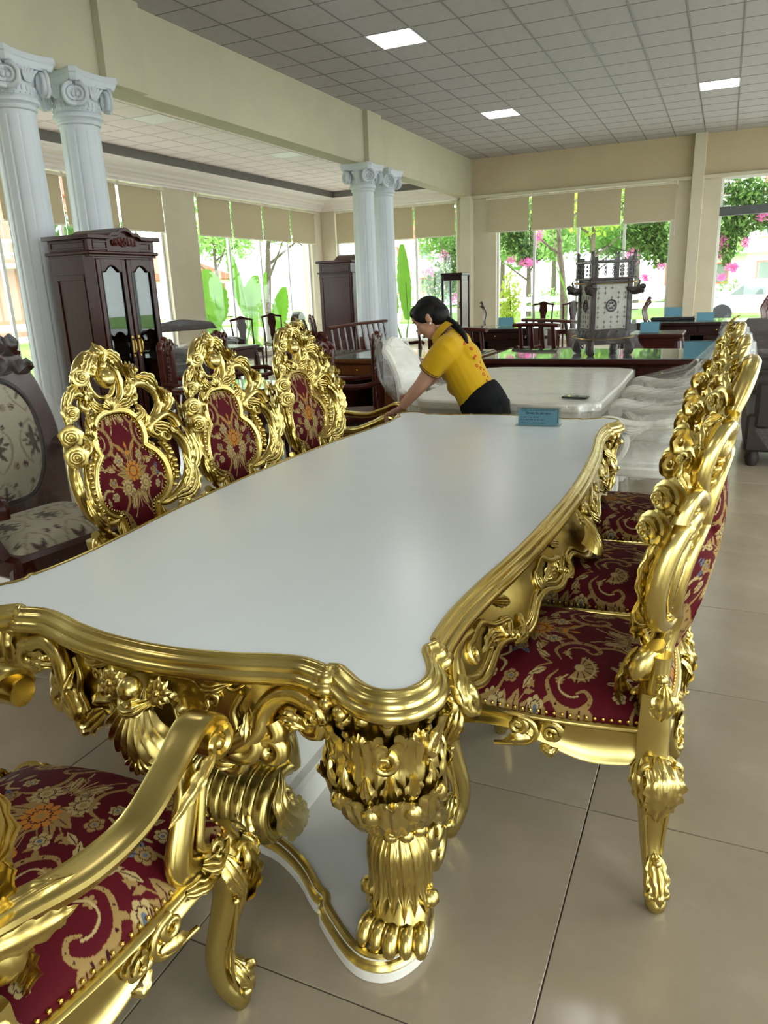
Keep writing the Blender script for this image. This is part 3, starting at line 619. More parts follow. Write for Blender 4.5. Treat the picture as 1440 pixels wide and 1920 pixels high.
def gold_back(t):
    """carved and pierced chair back, all pieces children of t"""
    # frame of the pad
    L = offset(PADL, .013); pr = [(.017, -.016), (.022, -.006), (.016, .002), (.02, .009), (.008, .016), (-.01, .016), (-.022, .009), (-.022, -.01), (-.008, -.017)]
    m = mould(f3(L), pr, X1); m.join(nails(offset(PADL, -.006), .012))
    s = np.linspace(0, len(L)-1, 74).astype(int)
    for i in s[2:-2]:
        q = offset(PADL, .031)[i]
        if q[1] > .6: ball(m, (.004, *q), .011, 6, 5, (1.2, 1, 1))
    o = m.warp(backwarp).build('pad_frame', 'gold', t)
    pad(1).build('back_pad', 'brocade', t, angle=80); pad(-1).build('rear_pad', 'brocade', t, angle=80)
    # lower C scroll, the pea pod inside and the leafy stile
    m = MB(); P = np.concatenate([[(.10, .705), (.15, .69), (.21, .705)], [(.27, .745), (.305, .80), (.318, .865), (.305, .925), (.275, .965)], spiral((.238, .955), .032, .3, 1.15, 1, .3, 14)])
    tube(m, f3(cr(P, 4), .004), [.014, .019, .023, .021, .016, .011, .007], 9, up=X1, ell=(1.15, 1))
    P2 = cr([(.205, .93), (.225, .90), (.235, .85), (.23, .79), (.205, .745)], 5); tube(m, f3(P2, 0), [.008, .011, .012, .01, .006], 7)
    for k, i in enumerate(np.linspace(1, len(P2)-2, 9).astype(int)): ball(m, (.018, P2[i][0]-.002, P2[i][1]), .0135-.0008*abs(k-4), 8, 6)
    leaf(m, f3([(.2, .70), (.255, .715), (.298, .77), (.312, .84)], [.02, .035, .035, .02]), X1, .028, .014, 5)
    leaf(m, f3([(.312, .80), (.33, .86), (.325, .93), (.30, .985)], [.02, .03, .03, .025]), X1, .024, .012, 5)
    leaf(m, f3([(.25, .73), (.285, .80), (.275, .88)], [.022, .03, .02]), X1, .02, .01, 4)
    pair(m, 'side_scroll', t, backwarp)
    # foot of the back: big leaves and volutes over the seat
    m = MB(); P = np.concatenate([[(.10, .51), (.15, .55), (.20, .60), (.245, .655)], spiral((.258, .622), .036, 1.6, 1.1, -1, .3, 16)])
    tube(m, f3(cr(P, 4), 0), [.02, .022, .022, .018, .012, .008], 9, up=X1, ell=(1.2, 1))
    tube(m, f3(cr([(.20, .46), (.205, .53), (.225, .60), (.265, .68)], 5), -.01), [.028, .026, .024, .02], 9)
    for k in range(5):
        w = .115+k*.028; leaf(m, f3([(w, .565+k*.022), (w+.02, .605+k*.022), (w+.05, .64+k*.016)], [.012, .03, .022]), X1, .016, .012, 2, 9, 7)
    leaf(m, f3([(.21, .48), (.245, .55), (.262, .62), (.285, .68)], [.025, .042, .035, .02]), X1, .03, .016, 5)
    leaf(m, f3([(.08, .535), (.13, .60), (.12, .69)], [.02, .03, .02]), X1, .024, .012, 4)
    tube(m, f3(cr([(.10, .705), (.12, .66), (.115, .60), (.13, .55)], 5), .006), [.009, .012, .012, .008], 7)
    for k in range(6): ball(m, (.022, .105+.02*k, .495+.004*k), .012, 7, 5)
    pair(m, 'back_foot', t, backwarp)
    # upper C scrolls
    m = MB(); P = np.concatenate([[(.12, 1.0), (.165, 1.015), (.215, 1.04), (.245, 1.085), (.235, 1.135), (.195, 1.17), (.15, 1.175)], spiral((.128, 1.135), .034, 1.3, 1.1, 1, .3, 14)])
    tube(m, f3(cr(P, 4), .004), [.013, .016, .02, .021, .019, .015, .010, .007], 9, up=X1, ell=(1.15, 1))
    P = np.concatenate([[(.30, .985), (.285, 1.02), (.25, 1.04), (.20, 1.02)], spiral((.195, .985), .032, 1.5, 1.1, 1, .3, 14)])
    tube(m, f3(cr(P, 4), .006), [.02, .02, .018, .014, .009, .006], 9, up=X1, ell=(1.15, 1))
    leaf(m, f3([(.18, 1.0), (.225, .985), (.24, .945)], [.02, .035, .02]), X1, .022, .012, 3)
    leaf(m, f3([(.255, 1.05), (.27, 1.10), (.245, 1.155)], [.012, .03, .02]), X1, .022, .012, 4)
    leaf(m, f3([(.245, 1.14), (.205, 1.19), (.15, 1.20)], [.012, .03, .02]), X1, .022, .012, 4)
    leaf(m, f3([(.14, 1.07), (.155, 1.035), (.13, .995)], [.0, .02, .012]), X1, .018, .01, 3)
    for k in range(4): ball(m, (.012, .13+.006*k, 1.10-.022*k), .011-.001*k, 7, 5)
    leaf(m, f3([(.105, 1.03), (.14, 1.06), (.135, 1.10)], [.01, .025, .01]), X1, .018, .01, 3)
    pair(m, 'shoulder_scroll', t, backwarp)
    # crest ring with the ball and the finial
    m = MB(); P = np.concatenate([[(.0, 1.098), (.045, 1.11), (.078, 1.14), (.092, 1.185), (.083, 1.235), (.05, 1.265)], spiral((.04, 1.245), .022, 1.1, 1.0, 1, .35, 12)])
    tube(m, f3(cr(P, 4), .004), [.012, .015, .018, .019, .016, .011, .007], 9, up=X1, ell=(1.1, 1))
    P = cr([(.0, 1.135), (.035, 1.145), (.058, 1.175), (.06, 1.215), (.04, 1.245)], 5); tube(m, f3(P, 0), .009, 8)
    tube(m, f3(cr([(.15, 1.205), (.12, 1.235), (.085, 1.27), (.04, 1.295), (.0, 1.30)], 5), 0), [.014, .019, .021, .02, .02], 9, up=X1, ell=(1.1, 1))
    leaf(m, f3([(.09, 1.12), (.115, 1.165), (.11, 1.21)], [.01, .03, .02]), X1, .022, .012, 4)
    leaf(m, f3([(.10, 1.235), (.065, 1.285), (.02, 1.31)], [.02, .035, .025]), X1, .024, .013, 4)
    leaf(m, f3([(.02, 1.27), (.03, 1.305), (.012, 1.335)], [.02, .03, .02]), X1, .016, .01, 3)
    leaf(m, f3([(.045, 1.10), (.09, 1.115), (.12, 1.15)], [.014, .03, .015]), X1, .018, .01, 3)
    mm = mir(m); shell(mm, (.016, 0, 1.085), (0, 0, 1), X1, .055, 7, 1.2, .3, 8); leaf(mm, f3([(0, 1.28), (0, 1.31), (0, 1.345)], [.02, .035, .01]), X1, .018, .012, 3)
    mm.warp(backwarp).build('crest', 'gold', t)
    m = MB(); ball(m, (.028, 0, 1.213), .04, 18, 14); o = m.warp(backwarp).build('crest_ball', 'gold', t)
    def rs(w, z, d, r, nx=1.):
        m = MB(); rose(m, (0, 0, 0), (nx*.75, .75*np.sign(w) if abs(w) > .27 else .4*np.sign(w), .1), r); b = backwarp(np.array([[d, w, z]]))[0]; m.warp(lambda V: V+b); m.build('carved_rose', 'gold', t)
    for s_ in (-1, 1):
        rs(s_*.298, 1.045, .036, .04); rs(s_*.31, .978, .044, .04); rs(s_*.128, 1.228, .026, .034); rs(s_*.248, 1.118, .03, .03)
def seat_xy(a, b):
    x = a*.262+.03*np.clip(a, 0, 1)**2*(1-b**2); y = b*(.275+.018*a); return x, y
def chair_seat(t, N=330):
    a = np.linspace(-1, 1, N); A, B = np.meshgrid(a, a, indexing='ij')
    # squircle map rounds the corners
    sa = A*np.sqrt(1-.16*B**2); sb = B*np.sqrt(1-.16*A**2); x, y = seat_xy(sa*1.06, sb*1.06)
    e = np.maximum(np.abs(A), np.abs(B)); z = .468+.072*(1-np.abs(A)**3.2)*(1-np.abs(B)**3.2)+.016*np.sqrt(np.clip(1-e**10, 0, 1))
    m = MB(); grid(m, np.stack([x, y, z], -1), col=brocade(y.ravel(), -(x.ravel()-.02)+.07)); ring = np.concatenate([np.stack([x[0, :-1], y[0, :-1]], 1), np.stack([x[:-1, -1], y[:-1, -1]], 1), np.stack([x[-1, :0:-1], y[-1, :0:-1]], 1), np.stack([x[:0:-1, 0], y[:0:-1, 0]], 1)])
    sk = np.stack([np.concatenate([ring*s_, np.full((len(ring), 1), zz)], 1) for s_, zz in ((1., .468), (1.002, .455))]); grid(m, sk, False, True, col=np.stack([brocade(ring[:, 1], -(ring[:, 0]-.02)+.07)]*2))
    m.build('seat_cushion', 'brocade', t, angle=80)
    return ring
def gold_seat(t):
    ring = chair_seat(t)
    o = nails(ring, 0, .019, .005); o.warp(lambda V: np.stack([V[:, 1]*1.012, V[:, 2]*1.012, V[:, 0]+.466], 1)); n = o.build('nail_trim', 'brass', t); n['kind'] = 'stuff'; n['label'] = 'row of brass nail heads along the cushion edge'
    # rails with a serpentine lower edge
    def rail(p, q, out, drops, name, N=26):
        p, q = np.array(p), np.array(q); s = np.linspace(0, 1, N); dr = np.interp(s, np.linspace(0, 1, len(drops)), drops); dr = np.convolve(np.pad(dr, 2, 'edge'), np.ones(5)/5, 'valid')
        base = p+(q-p)*s[:, None]; base = base+np.outer(np.sin(s*PI)*.022, out[:2]); out = np.array(out)
        prof = [(-.02, .455), (.008, .456), (.013, .449), (.004, .442), (.002, .436)]
        G = []
        for i in range(N):
            zb = .44-dr[i]; row = [(o_, z) for o_, z in prof]+[(.0, .436-(.436-zb-.016)*.5), (.002, zb+.016), (.010, zb+.011), (.011, zb+.003), (.0, zb), (-.022, zb), (-.022, .455)]
            G.append([(base[i][0]+out[0]*o_, base[i][1]+out[1]*o_, z) for o_, z in row])
        m = MB(); G = np.array(G); grid(m, G, False, True); mid = base[N//2]; T = nrm(np.array([*(q-p), 0])); zc = .44-dr[N//2]*.5
        def L3(a, z, o_): return np.array([mid[0], mid[1], 0])+T*a+np.array([*out[:2], 0])*o_+np.array([0, 0, z])
        O3 = np.array([out[0], out[1], 0])
        # C scroll cartouche with peas and a rose
        c = np.concatenate([spiral((.052, zc+.012), .024, 2.2, 1.0, 1, .35, 12)[::-1], [(.05, zc+.038), (.02, zc+.03), (.004, zc), (.02, zc-.03), (.06, zc-.042), (.11, zc-.05)]]); tube(m, np.array([L3(a, z, .012) for a, z in cr(c, 4)]), [.005, .008, .010, .009, .006], 7)
        for k in range(5): a = 2.5+.45*k; ball(m, L3(.052+.024*math.cos(a), zc+.004+.024*math.sin(a), .014), .006, 6, 5)
        leaf(m, [L3(.02, zc-.02, .012), L3(.055, zc-.022, .022), L3(.09, zc-.04, .014)], O3, .016, .008, 3, 10, 7); leaf(m, [L3(-.005, zc-.03, .01), L3(-.03, zc-.045, .02), L3(-.05, zc-.035, .01)], O3, .014, .008, 3, 10, 7)
        rose(m, L3(-.032, zc+.008, .008), O3, .027, 5, 2); m.build(name, 'gold', t)
    rail((-.25, .262), (.255, .292), (0, 1, 0), [.085, .09, .1, .085, .06, .035, .03, .045, .06], 'side_rail'); rail((-.25, -.262), (.255, -.292), (0, -1, 0), [.085, .09, .1, .085, .06, .035, .03, .045, .06], 'side_rail')
    rail((.262, -.28), (.262, .28), (1, 0, 0), [.06, .045, .035, .06, .1, .06, .035, .045, .06], 'front_rail'); rail((-.262, -.25), (-.262, .25), (-1, 0, 0), [.06, .05, .045, .06, .07, .06, .045, .05, .06], 'rear_rail')
    def front_leg(s_):
        m = MB(); D = nrm((.75, .66*s_, 0)); P = lambda o_, z: np.array([.246, .268*s_, 0])+D*o_+np.array([0, 0, z])
        tube(m, [P(0, .455), P(.012, .42), P(.03, .375), P(.028, .32), P(.004, .24), P(-.018, .16), P(-.016, .09), P(.006, .045), P(.016, .02), P(.014, .0)], [.04, .046, .045, .038, .03, .025, .022, .026, .024, .017], 12, up=D, sm=4, ell=(1.1, .95))
        leaf(m, [P(.02, .455), P(.062, .405), P(.078, .36), P(.06, .30), P(.04, .27)], D, .05, .016, 5); c = np.cross(D, (0, 0, 1))
        for q in (-1, 1):
            sp = spiral((.03*q, .405), .024, PI/2, 1.2, -q, .25, 18); tube(m, np.array([P(.058, 0)*[1, 1, 0]+c*a+np.array([0, 0, z]) for a, z in sp]), [.009, .007, .004], 7)
            tube(m, [P(.045, .38)+c*.038*q, P(.045, .32)+c*.034*q, P(.02, .24)+c*.024*q, P(.0, .15)+c*.016*q, P(.006, .09)+c*.014*q], [.006, .006, .005, .004, .003], 6, sm=4)
            ball(m, P(.03, .05)+c*.017*q, .014, 8, 6); ball(m, P(.048, .335)+c*.022*q, .011, 8, 6)
        leaf(m, [P(-.002, .12), P(.03, .095), P(.042, .06), P(.046, .03)], D, .024, .012, 4); sp = spiral((.026, .045), .024, 2.6, 1.2, -1, .3, 18); tube(m, np.array([P(a, z) for a, z in sp]), [.012, .009, .005], 8)
        leaf(m, [P(.02, .095), P(.05, .10), P(.055, .085)], (D+np.array([0, 0, 1.])), .014, .008, 2, 9, 7)
        for fx, ln in (((0, s_, 0), 0.), ((1, 0, 0), 1.)):
            fx = np.array(fx, float); tg = np.array([1., 0, 0]) if ln == 0 else np.array([0, s_, 0.]); o0 = np.array([.25, .272*s_, 0]); Q = lambda a, z, d: o0+tg*a+fx*d+np.array([0, 0, z])
            for sp in (spiral((.012, .415), .026, 2.2, 1.25, -1, .25, 18), spiral((.02, .352), .02, .6, 1.2, 1, .25, 16)): tube(m, np.array([Q(a, z, .052) for a, z in sp]), [.010, .008, .005], 7)
            leaf(m, [Q(-.03, .435, .04), Q(-.025, .40, .058), Q(-.005, .35, .058), Q(.012, .30, .044)], fx, .026, .012, 5); leaf(m, [Q(.03, .44, .04), Q(.045, .40, .055), Q(.04, .36, .045)], fx, .02, .010, 4); ball(m, Q(.0, .375, .056), .012, 8, 6); ball(m, Q(-.012, .315, .045), .009, 8, 6)
            tube(m, [Q(.0, .31, .04), Q(-.012, .22, .03), Q(-.022, .13, .022), Q(-.012, .06, .026)], [.005, .0045, .004, .004], 6, sm=3)
        leaf(m, [P(.0, .13), P(.018, .11)+c*.018, P(.034, .075)+c*.02, P(.04, .04)+c*.016], nrm(D+c), .018, .010, 3); leaf(m, [P(.0, .13), P(.018, .11)-c*.018, P(.034, .075)-c*.02, P(.04, .04)-c*.016], nrm(D-c), .018, .010, 3)
        m.build('leg', 'gold', t)
    def rear_leg(s_):
        m = MB(); D = nrm((-.42, .9*s_, 0)); P = lambda o_, z: np.array([-.25, .262*s_, 0])+D*o_+np.array([0, 0, z])
        pr = [(1, 1), (.6, 1.05), (-.6, 1.05), (-1, 1), (-1.05, .6), (-1.05, -.6), (-1, -1), (-.6, -1.05), (.6, -1.05), (1, -1), (1.05, -.6), (1.05, .6)]
        tube(m, [P(-.002, .56), P(0, .47), P(0, .40), P(.006, .37)], [.03, .034, .034, .034], up=(1, 0, 0), prof=pr)
        tube(m, [P(.004, .385), P(.022, .35), P(.028, .31), P(.026, .24), P(.032, .16), P(.05, .09), P(.072, .045), P(.088, .02), P(.088, 0)], [.04, .046, .042, .034, .027, .022, .024, .026, .018], 12, up=D, sm=4)
        leaf(m, [P(.03, .40), P(.078, .37), P(.082, .32), P(.06, .26), P(.045, .22)], D, .046, .016, 5); c = np.cross(D, (0, 0, 1))
        for q in (-1, 1):
            leaf(m, [P(.02, .39)+c*.03*q, P(.045, .35)+c*.044*q, P(.04, .29)+c*.034*q, P(.03, .24)+c*.02*q], nrm(D+c*q), .026, .012, 4)
            sp = spiral((.03*q, .375), .02, PI/2, 1.2, -q, .25, 16); tube(m, np.array([P(.056, 0)*[1, 1, 0]+c*a+np.array([0, 0, z]) for a, z in sp]), [.008, .006, .004], 7)
            tube(m, [P(.05, .33)+c*.03*q, P(.05, .24)+c*.026*q, P(.054, .14)+c*.018*q, P(.072, .08)+c*.016*q], [.005, .005, .004, .003], 6, sm=4); ball(m, P(.09, .045)+c*.018*q, .015, 8, 6)
        leaf(m, [P(.058, .14), P(.084, .10), P(.103, .06), P(.114, .025)], D, .026, .012, 4); ball(m, P(.078, .13), .012, 8, 6); ball(m, P(.103, .05), .016, 8, 6)
        # upright of the back above the block
        tube(m, [P(0, .55), P(.002, .60), P(.006, .66)], [.03, .024, .026], 10); leaf(m, [P(.03, .50), P(.045, .55), P(.04, .60)], D, .03, .014, 3)
        for k in range(4): ball(m, P(.022, .56+.014*k), .016, 7, 5)
        m.build('leg', 'gold', t)
    for s_ in (-1, 1): front_leg(s_); rear_leg(s_)
def gold_arms(t):
    for s_ in (-1, 1):
        a = empty('armrest'); bpy.data.objects.remove(a)
        m = MB(); P = cr([(-.29, .30*s_, .70), (-.20, .318*s_, .685), (-.08, .33*s_, .655), (.04, .325*s_, .65), (.15, .31*s_, .685), (.225, .30*s_, .715), (.27, .297*s_, .70), (.285, .297*s_, .672)], 6)
        pr = [(1.02, .3), (1, .7), (.85, .95), (.45, 1.), (.2, .78), (-.5, .6), (-.9, .3), (-.9, -.3), (-.5, -.6), (.2, -.78), (.45, -1.), (.85, -.95), (1, -.7), (1.02, -.3)]
        tube(m, P, [.026, .034, .036, .033, .034, .038, .036, .03], up=(0, 0, 1), prof=np.array(pr)*[.62, 1.05])
        sp = spiral((.262, .668), .032, .9, 1.25, -1, .3, 20); tube(m, np.stack([sp[:, 0], np.full(20, .325*s_), sp[:, 1]], 1), [.013, .01, .006], 7); ball(m, (.262, .325*s_, .668), .014, 8, 6)
        tube(m, [(.262, .265*s_, .668), (.262, .325*s_, .668)], .032, 14)
        leaf(m, [(.23, .338*s_, .665), (.16, .348*s_, .645), (.08, .354*s_, .62)], (0, s_, 0), .022, .012, 4); leaf(m, [(-.26, .318*s_, .712), (-.16, .335*s_, .698), (-.09, .34*s_, .676)], (0, .4*s_, .9), .022, .006, 5, 24, 13, 2); leaf(m, [(-.26, .33*s_, .68), (-.17, .352*s_, .655), (-.11, .352*s_, .64)], (0, s_, 0), .02, .006, 5, 24, 13, 2)
        m.warp(lambda V: V*[1, .92, 1]); ob = m.build('armrest', 'gold', t, angle=42)
        m = MB(); tube(m, cr([(.17, .315*s_, .675), (.165, .32*s_, .62), (.13, .325*s_, .55), (.12, .322*s_, .50), (.15, .315*s_, .465), (.20, .31*s_, .45)], 5), [.022, .026, .028, .03, .032, .02], 9, up=(0, s_, 0), ell=(.8, 1.1))
        tube(m, cr([(.20, .335*s_, .64), (.175, .338*s_, .56), (.165, .338*s_, .51), (.2, .332*s_, .475)], 5), [.008, .01, .01, .008], 7); sp = spiral((.205, .468), .026, 2.6, 1.2, 1, .3, 18); tube(m, np.stack([sp[:, 0], np.full(18, .336*s_), sp[:, 1]], 1), [.011, .009, .005], 7)
        leaf(m, [(.16, .34*s_, .47), (.20, .35*s_, .445), (.25, .335*s_, .46)], (0, s_, 0), .02, .01, 3); leaf(m, [(.11, .34*s_, .45), (.16, .35*s_, .43), (.21, .335*s_, .42)], (0, s_, 0), .016, .01, 3)
        m.warp(lambda V: V*[1, .92, 1]); m.build('arm_support', 'gold', t)
chair = thing('gold_chair', 'x', 'chair', (0, 0, 0), 0, 'gold carved dining chairs with burgundy brocade'); chair.scale = (1, .95, .98)
gold_seat(chair); gold_back(chair)
GG = 'gold carved dining chairs with burgundy brocade'
place(chair, (-.315, 1.875, 0), PI); chair['label'] = 'gold carved chair nearest the viewer, seen side-on with its legs visible'
dup(chair, (-.315, 2.54, 0), PI, 'gold carved chair in the middle of the row of three with visible seats', GG)
dup(chair, (-.315, 3.25, 0), PI, 'gold carved chair farthest along the row with visible brocade seats', GG)
dup(chair, (-1.735, 2.09, 0), 0, 'gold carved chair back beside the plastic-wrapped brown armchair, burgundy pad facing the table', GG)
dup(chair, (-1.735, 2.745, 0), 0, 'gold carved chair back, middle of three facing the viewer across the white table', GG)
dup(chair, (-1.735, 3.45, 0), .03, 'gold carved chair back nearest the woman, third of the backs facing the viewer', GG)
arm = dup(chair, (-1.088, .70, 0), PI/2, 'gold armchair at the near table end, only its seat and one arm in view', 'gold carved armchairs with burgundy brocade'); arm.name = 'gold_armchair'
gold_arms(arm)
a2 = dup(arm, (-2.13, 4.29, 0), .29, 'gold armchair whose arms the woman is holding beyond the table end', 'gold carved armchairs with burgundy brocade')
# ------------------------------------------------------------------ gold and white table
TC = (-1.04, 2.485)
TQ = [(0, 1.432), (.1, 1.426), (.2, 1.408), (.28, 1.385), (.34, 1.374), (.385, 1.38), (.405, 1.386), (.407, 1.38), (.43, 1.376), (.455, 1.392), (.49, 1.417), (.52, 1.43), (.55, 1.43), (.58, 1.413), (.596, 1.378), (.592, 1.34), (.572, 1.30), (.558, 1.276), (.552, 1.25), (.562, 1.226), (.555, 1.222), (.55, 1.19), (.546, 1.12), (.546, 1.05), (.556, .9), (.583, .645), (.597, .43), (.607, .2), (.61, 0)]
def quad(Q, n=4):
    H = cr(np.array(Q), n); a = H; b = (H[:-1]*[1, -1])[::-1]; c = (H[1:]*[-1, -1]); d = (H[1:-1]*[-1, 1])[::-1]; return np.concatenate([a, b, c, d])
TL = quad(TQ, 8)
tb = thing('dining_table', 'long gold carved dining table with white top and lobed corners', 'table', (*TC, 0))
top = prism(MB(), quad(TQ, 4), .752, .78, 'z'); top.build('table_top', 'white_top', tb, smooth=False)
TE = offset(TL, .001); mp = [(-.002, .0005), (.002, .003), (.008, .004), (.013, .0), (.0145, -.006), (.0185, -.008), (.025, -.012), (.0285, -.018), (.0295, -.023), (.034, -.025), (.04, -.031), (.042, -.039), (.039, -.047), (.03, -.053), (.012, -.056), (-.02, -.057)]
G = np.stack([np.concatenate([offset(TL, a), np.full((len(TL), 1), .78+z)], 1) for a, z in mp], 1); m = MB(); grid(m, G, True, False); m.build('edge_moulding', 'gold', tb, angle=50)
vq = np.array(TQ)
def Vend(w): return np.interp(np.abs(w), vq[:12, 0], vq[:12, 1])
def Uside(w): return np.interp(np.abs(w), vq[::-1, 1], vq[::-1, 0])
def cove(z): t = np.clip((.735-z)/.2, 0, 1.4); return .012+.05*t**1.6-.012*np.sin(np.clip(t, 0, 1)*PI)
def flare(z, a): t = np.clip((.735-z)/.2, 0, 1.3); return a*t**1.25-.006
def warp_end(s_): return lambda V: np.stack([V[:, 1], s_*(Vend(V[:, 1])+flare(V[:, 2], .02)+V[:, 0]), V[:, 2]], 1)
def warp_side(s_): return lambda V: np.stack([s_*(Uside(V[:, 1])+flare(V[:, 2], .085)+V[:, 0]), V[:, 1], V[:, 2]], 1)
def apron(L, drops, name, warp, extra):
    N = 70 if L < 1 else 120; w = np.linspace(-L, L, N); a = np.abs(w)/L; dr = np.interp(a, [d[0] for d in drops], [d[1] for d in drops]); dr = np.convolve(np.pad(dr, 2, 'edge'), np.ones(5)/5, 'valid')
    m = MB(); t = np.linspace(0, 1, 9)[:, None]; Z = .735-t*dr[None]; D = np.zeros_like(Z)+.006*np.sin(t*PI); grid(m, np.stack([D, np.broadcast_to(w, Z.shape), Z], -1))
    grid(m, np.stack([D-.02, np.broadcast_to(w, Z.shape), Z], -1))
    P = np.stack([np.full(N, .004), w, .735-dr], 1); tube(m, P, .010, 8); P2 = P.copy(); P2[:, 2] += .02; P2[:, 0] += .002; tube(m, P2, .0045, 6)
    m.warp(warp).build(name, 'gold', tb)
    e = extra(); e.warp(warp).build('apron_carving', 'gold', tb)['kind'] = 'stuff'
def end_carving():
    m = MB()
    P = np.concatenate([spiral((.235, .60), .03, 3.6, 1.1, 1, .3, 14)[::-1], [(.262, .625), (.275, .67), (.30, .70), (.335, .71), (.37, .70)], spiral((.372, .668), .034, 1.4, 1.1, -1, .3, 14)]); tube(m, f3(cr(P, 3), .03), [.012, .02, .024, .022, .018, .012], 9, up=X1)
    P = np.concatenate([spiral((.285, .585), .026, 2.0, 1.1, -1, .3, 14)[::-1], [(.30, .62), (.29, .65)]]); tube(m, f3(cr(P, 3), .03), [.012, .018, .02], 9)
    P = np.concatenate([spiral((.20, .555), .03, 1.2, 1.1, -1, .3, 14)[::-1], [(.19, .585), (.215, .62), (.205, .66), (.225, .70)]]); tube(m, f3(cr(P, 3), .024), [.009, .014, .014, .008], 8)
    leaf(m, f3([(.14, .59), (.18, .555), (.22, .545)], [.01, .03, .02]), X1, .024, .014, 4); leaf(m, f3([(.23, .575), (.245, .62), (.235, .67)], [.02, .04, .02]), X1, .022, .014, 4); leaf(m, f3([(.30, .66), (.34, .67), (.375, .645)], [.02, .05, .03]), X1, .022, .014, 4)
    leaf(m, f3([(.12, .715), (.16, .712), (.21, .72)], [.01, .026, .01]), X1, .016, .01, 4); tube(m, f3(cr([(.10, .72), (.14, .70), (.17, .715), (.2, .70), (.225, .715)], 4), .012), [.004, .006, .006, .004], 6)
    P = np.concatenate([[(.075, .57), (.11, .61), (.14, .655)], spiral((.155, .675), .016, 3.9, 1., -1, .4, 10)]); tube(m, f3(cr(P, 3), .012), [.008, .009, .006], 7)
    for k in range(3): leaf(m, f3([(.05+.02*k, .70-.03*k), (.085+.02*k, .70-.03*k), (.10+.02*k, .675-.03*k)], [.02, .045, .03]), X1, .014, .01, 2, 9, 7)
    m.mirror(1)
    shell(m, (.02, 0, .70), (0, 0, -1), X1, .165, 9, .8, .34, 16); shell(m, (.05, 0, .56), (0, 0, -1), X1, .05, 7, 1.3, .3, 8)
    ball(m, (.065, 0, .705), .026, 14, 10); leaf(m, f3([(-.05, .68), (0, .665), (.05, .68)], [.04, .075, .04]), X1, .022, .012, 4)
    for s_ in (-1, 1): daisy(m, (.05, .062*s_, .70), (1, 0, .2), .034); tube(m, f3(cr([(.07*s_, .66), (.08*s_, .60), (.055*s_, .555), (0, .535)], 4), .02), [.006, .01, .012, .014], 7)
    return m
def side_carving():
    m = MB()
    for c, k in ((.34, 1), (.82, 1)):
        P = np.concatenate([spiral((c, .64), .03, 3., 1.1, 1, .3, 14)[::-1], [(c+.05, .66), (c+.11, .69), (c+.17, .675)], spiral((c+.19, .65), .024, 1.4, 1.1, -1, .3, 12)]); tube(m, f3(cr(P, 3), .008), [.005, .008, .009, .008, .005], 8)
        leaf(m, f3([(c+.02, .62), (c+.09, .645), (c+.15, .63)], [.004, .012, .004]), X1, .02, .009, 4); leaf(m, f3([(c-.08, .67), (c-.03, .69), (c+.03, .71)], [.004, .012, .004]), X1, .014, .008, 4)
        for q in range(3): ball(m, (.012, c-.04+.028*q, .60+.012*q), .010, 7, 5)
        leaf(m, f3([(c-.10, .63), (c-.06, .595), (c-.01, .585)], [.008, .018, .008]), X1, .018, .01, 4)
    P = np.concatenate([[(1.0, .70), (1.06, .705), (1.12, .69), (1.16, .65)], spiral((1.135, .62), .034, .6, 1.1, -1, .3, 14)]); tube(m, f3(cr(P, 3), .016), [.010, .018, .022, .02, .012], 9); leaf(m, f3([(1.1, .68), (1.165, .64), (1.17, .59)], [.016, .03, .02]), X1, .024, .012, 4)
    m.mirror(1); shell(m, (.02, 0, .71), (0, 0, -1), X1, .15, 9, .8, .3, 14); ball(m, (.05, 0, .71), .022, 12, 8)
    for s_ in (-1, 1): daisy(m, (.04, .065*s_, .70), (1, 0, .2), .032)
    return m
for s_ in (-1, 1):
    apron(.40, [(0, .2), (.12, .19), (.25, .15), (.36, .145), (.48, .175), (.62, .19), (.74, .13), (.86, .09), (1, .06)], 'end_apron', warp_end(s_), end_carving)
    apron(1.2, [(0, .19), (.06, .18), (.12, .125), (.2, .12), (.25, .15), (.33, .16), (.42, .12), (.5, .125), (.55, .16), (.64, .155), (.72, .115), (.78, .14), (.86, .155), (.93, .11), (1, .06)], 'side_apron', warp_side(s_), side_carving)
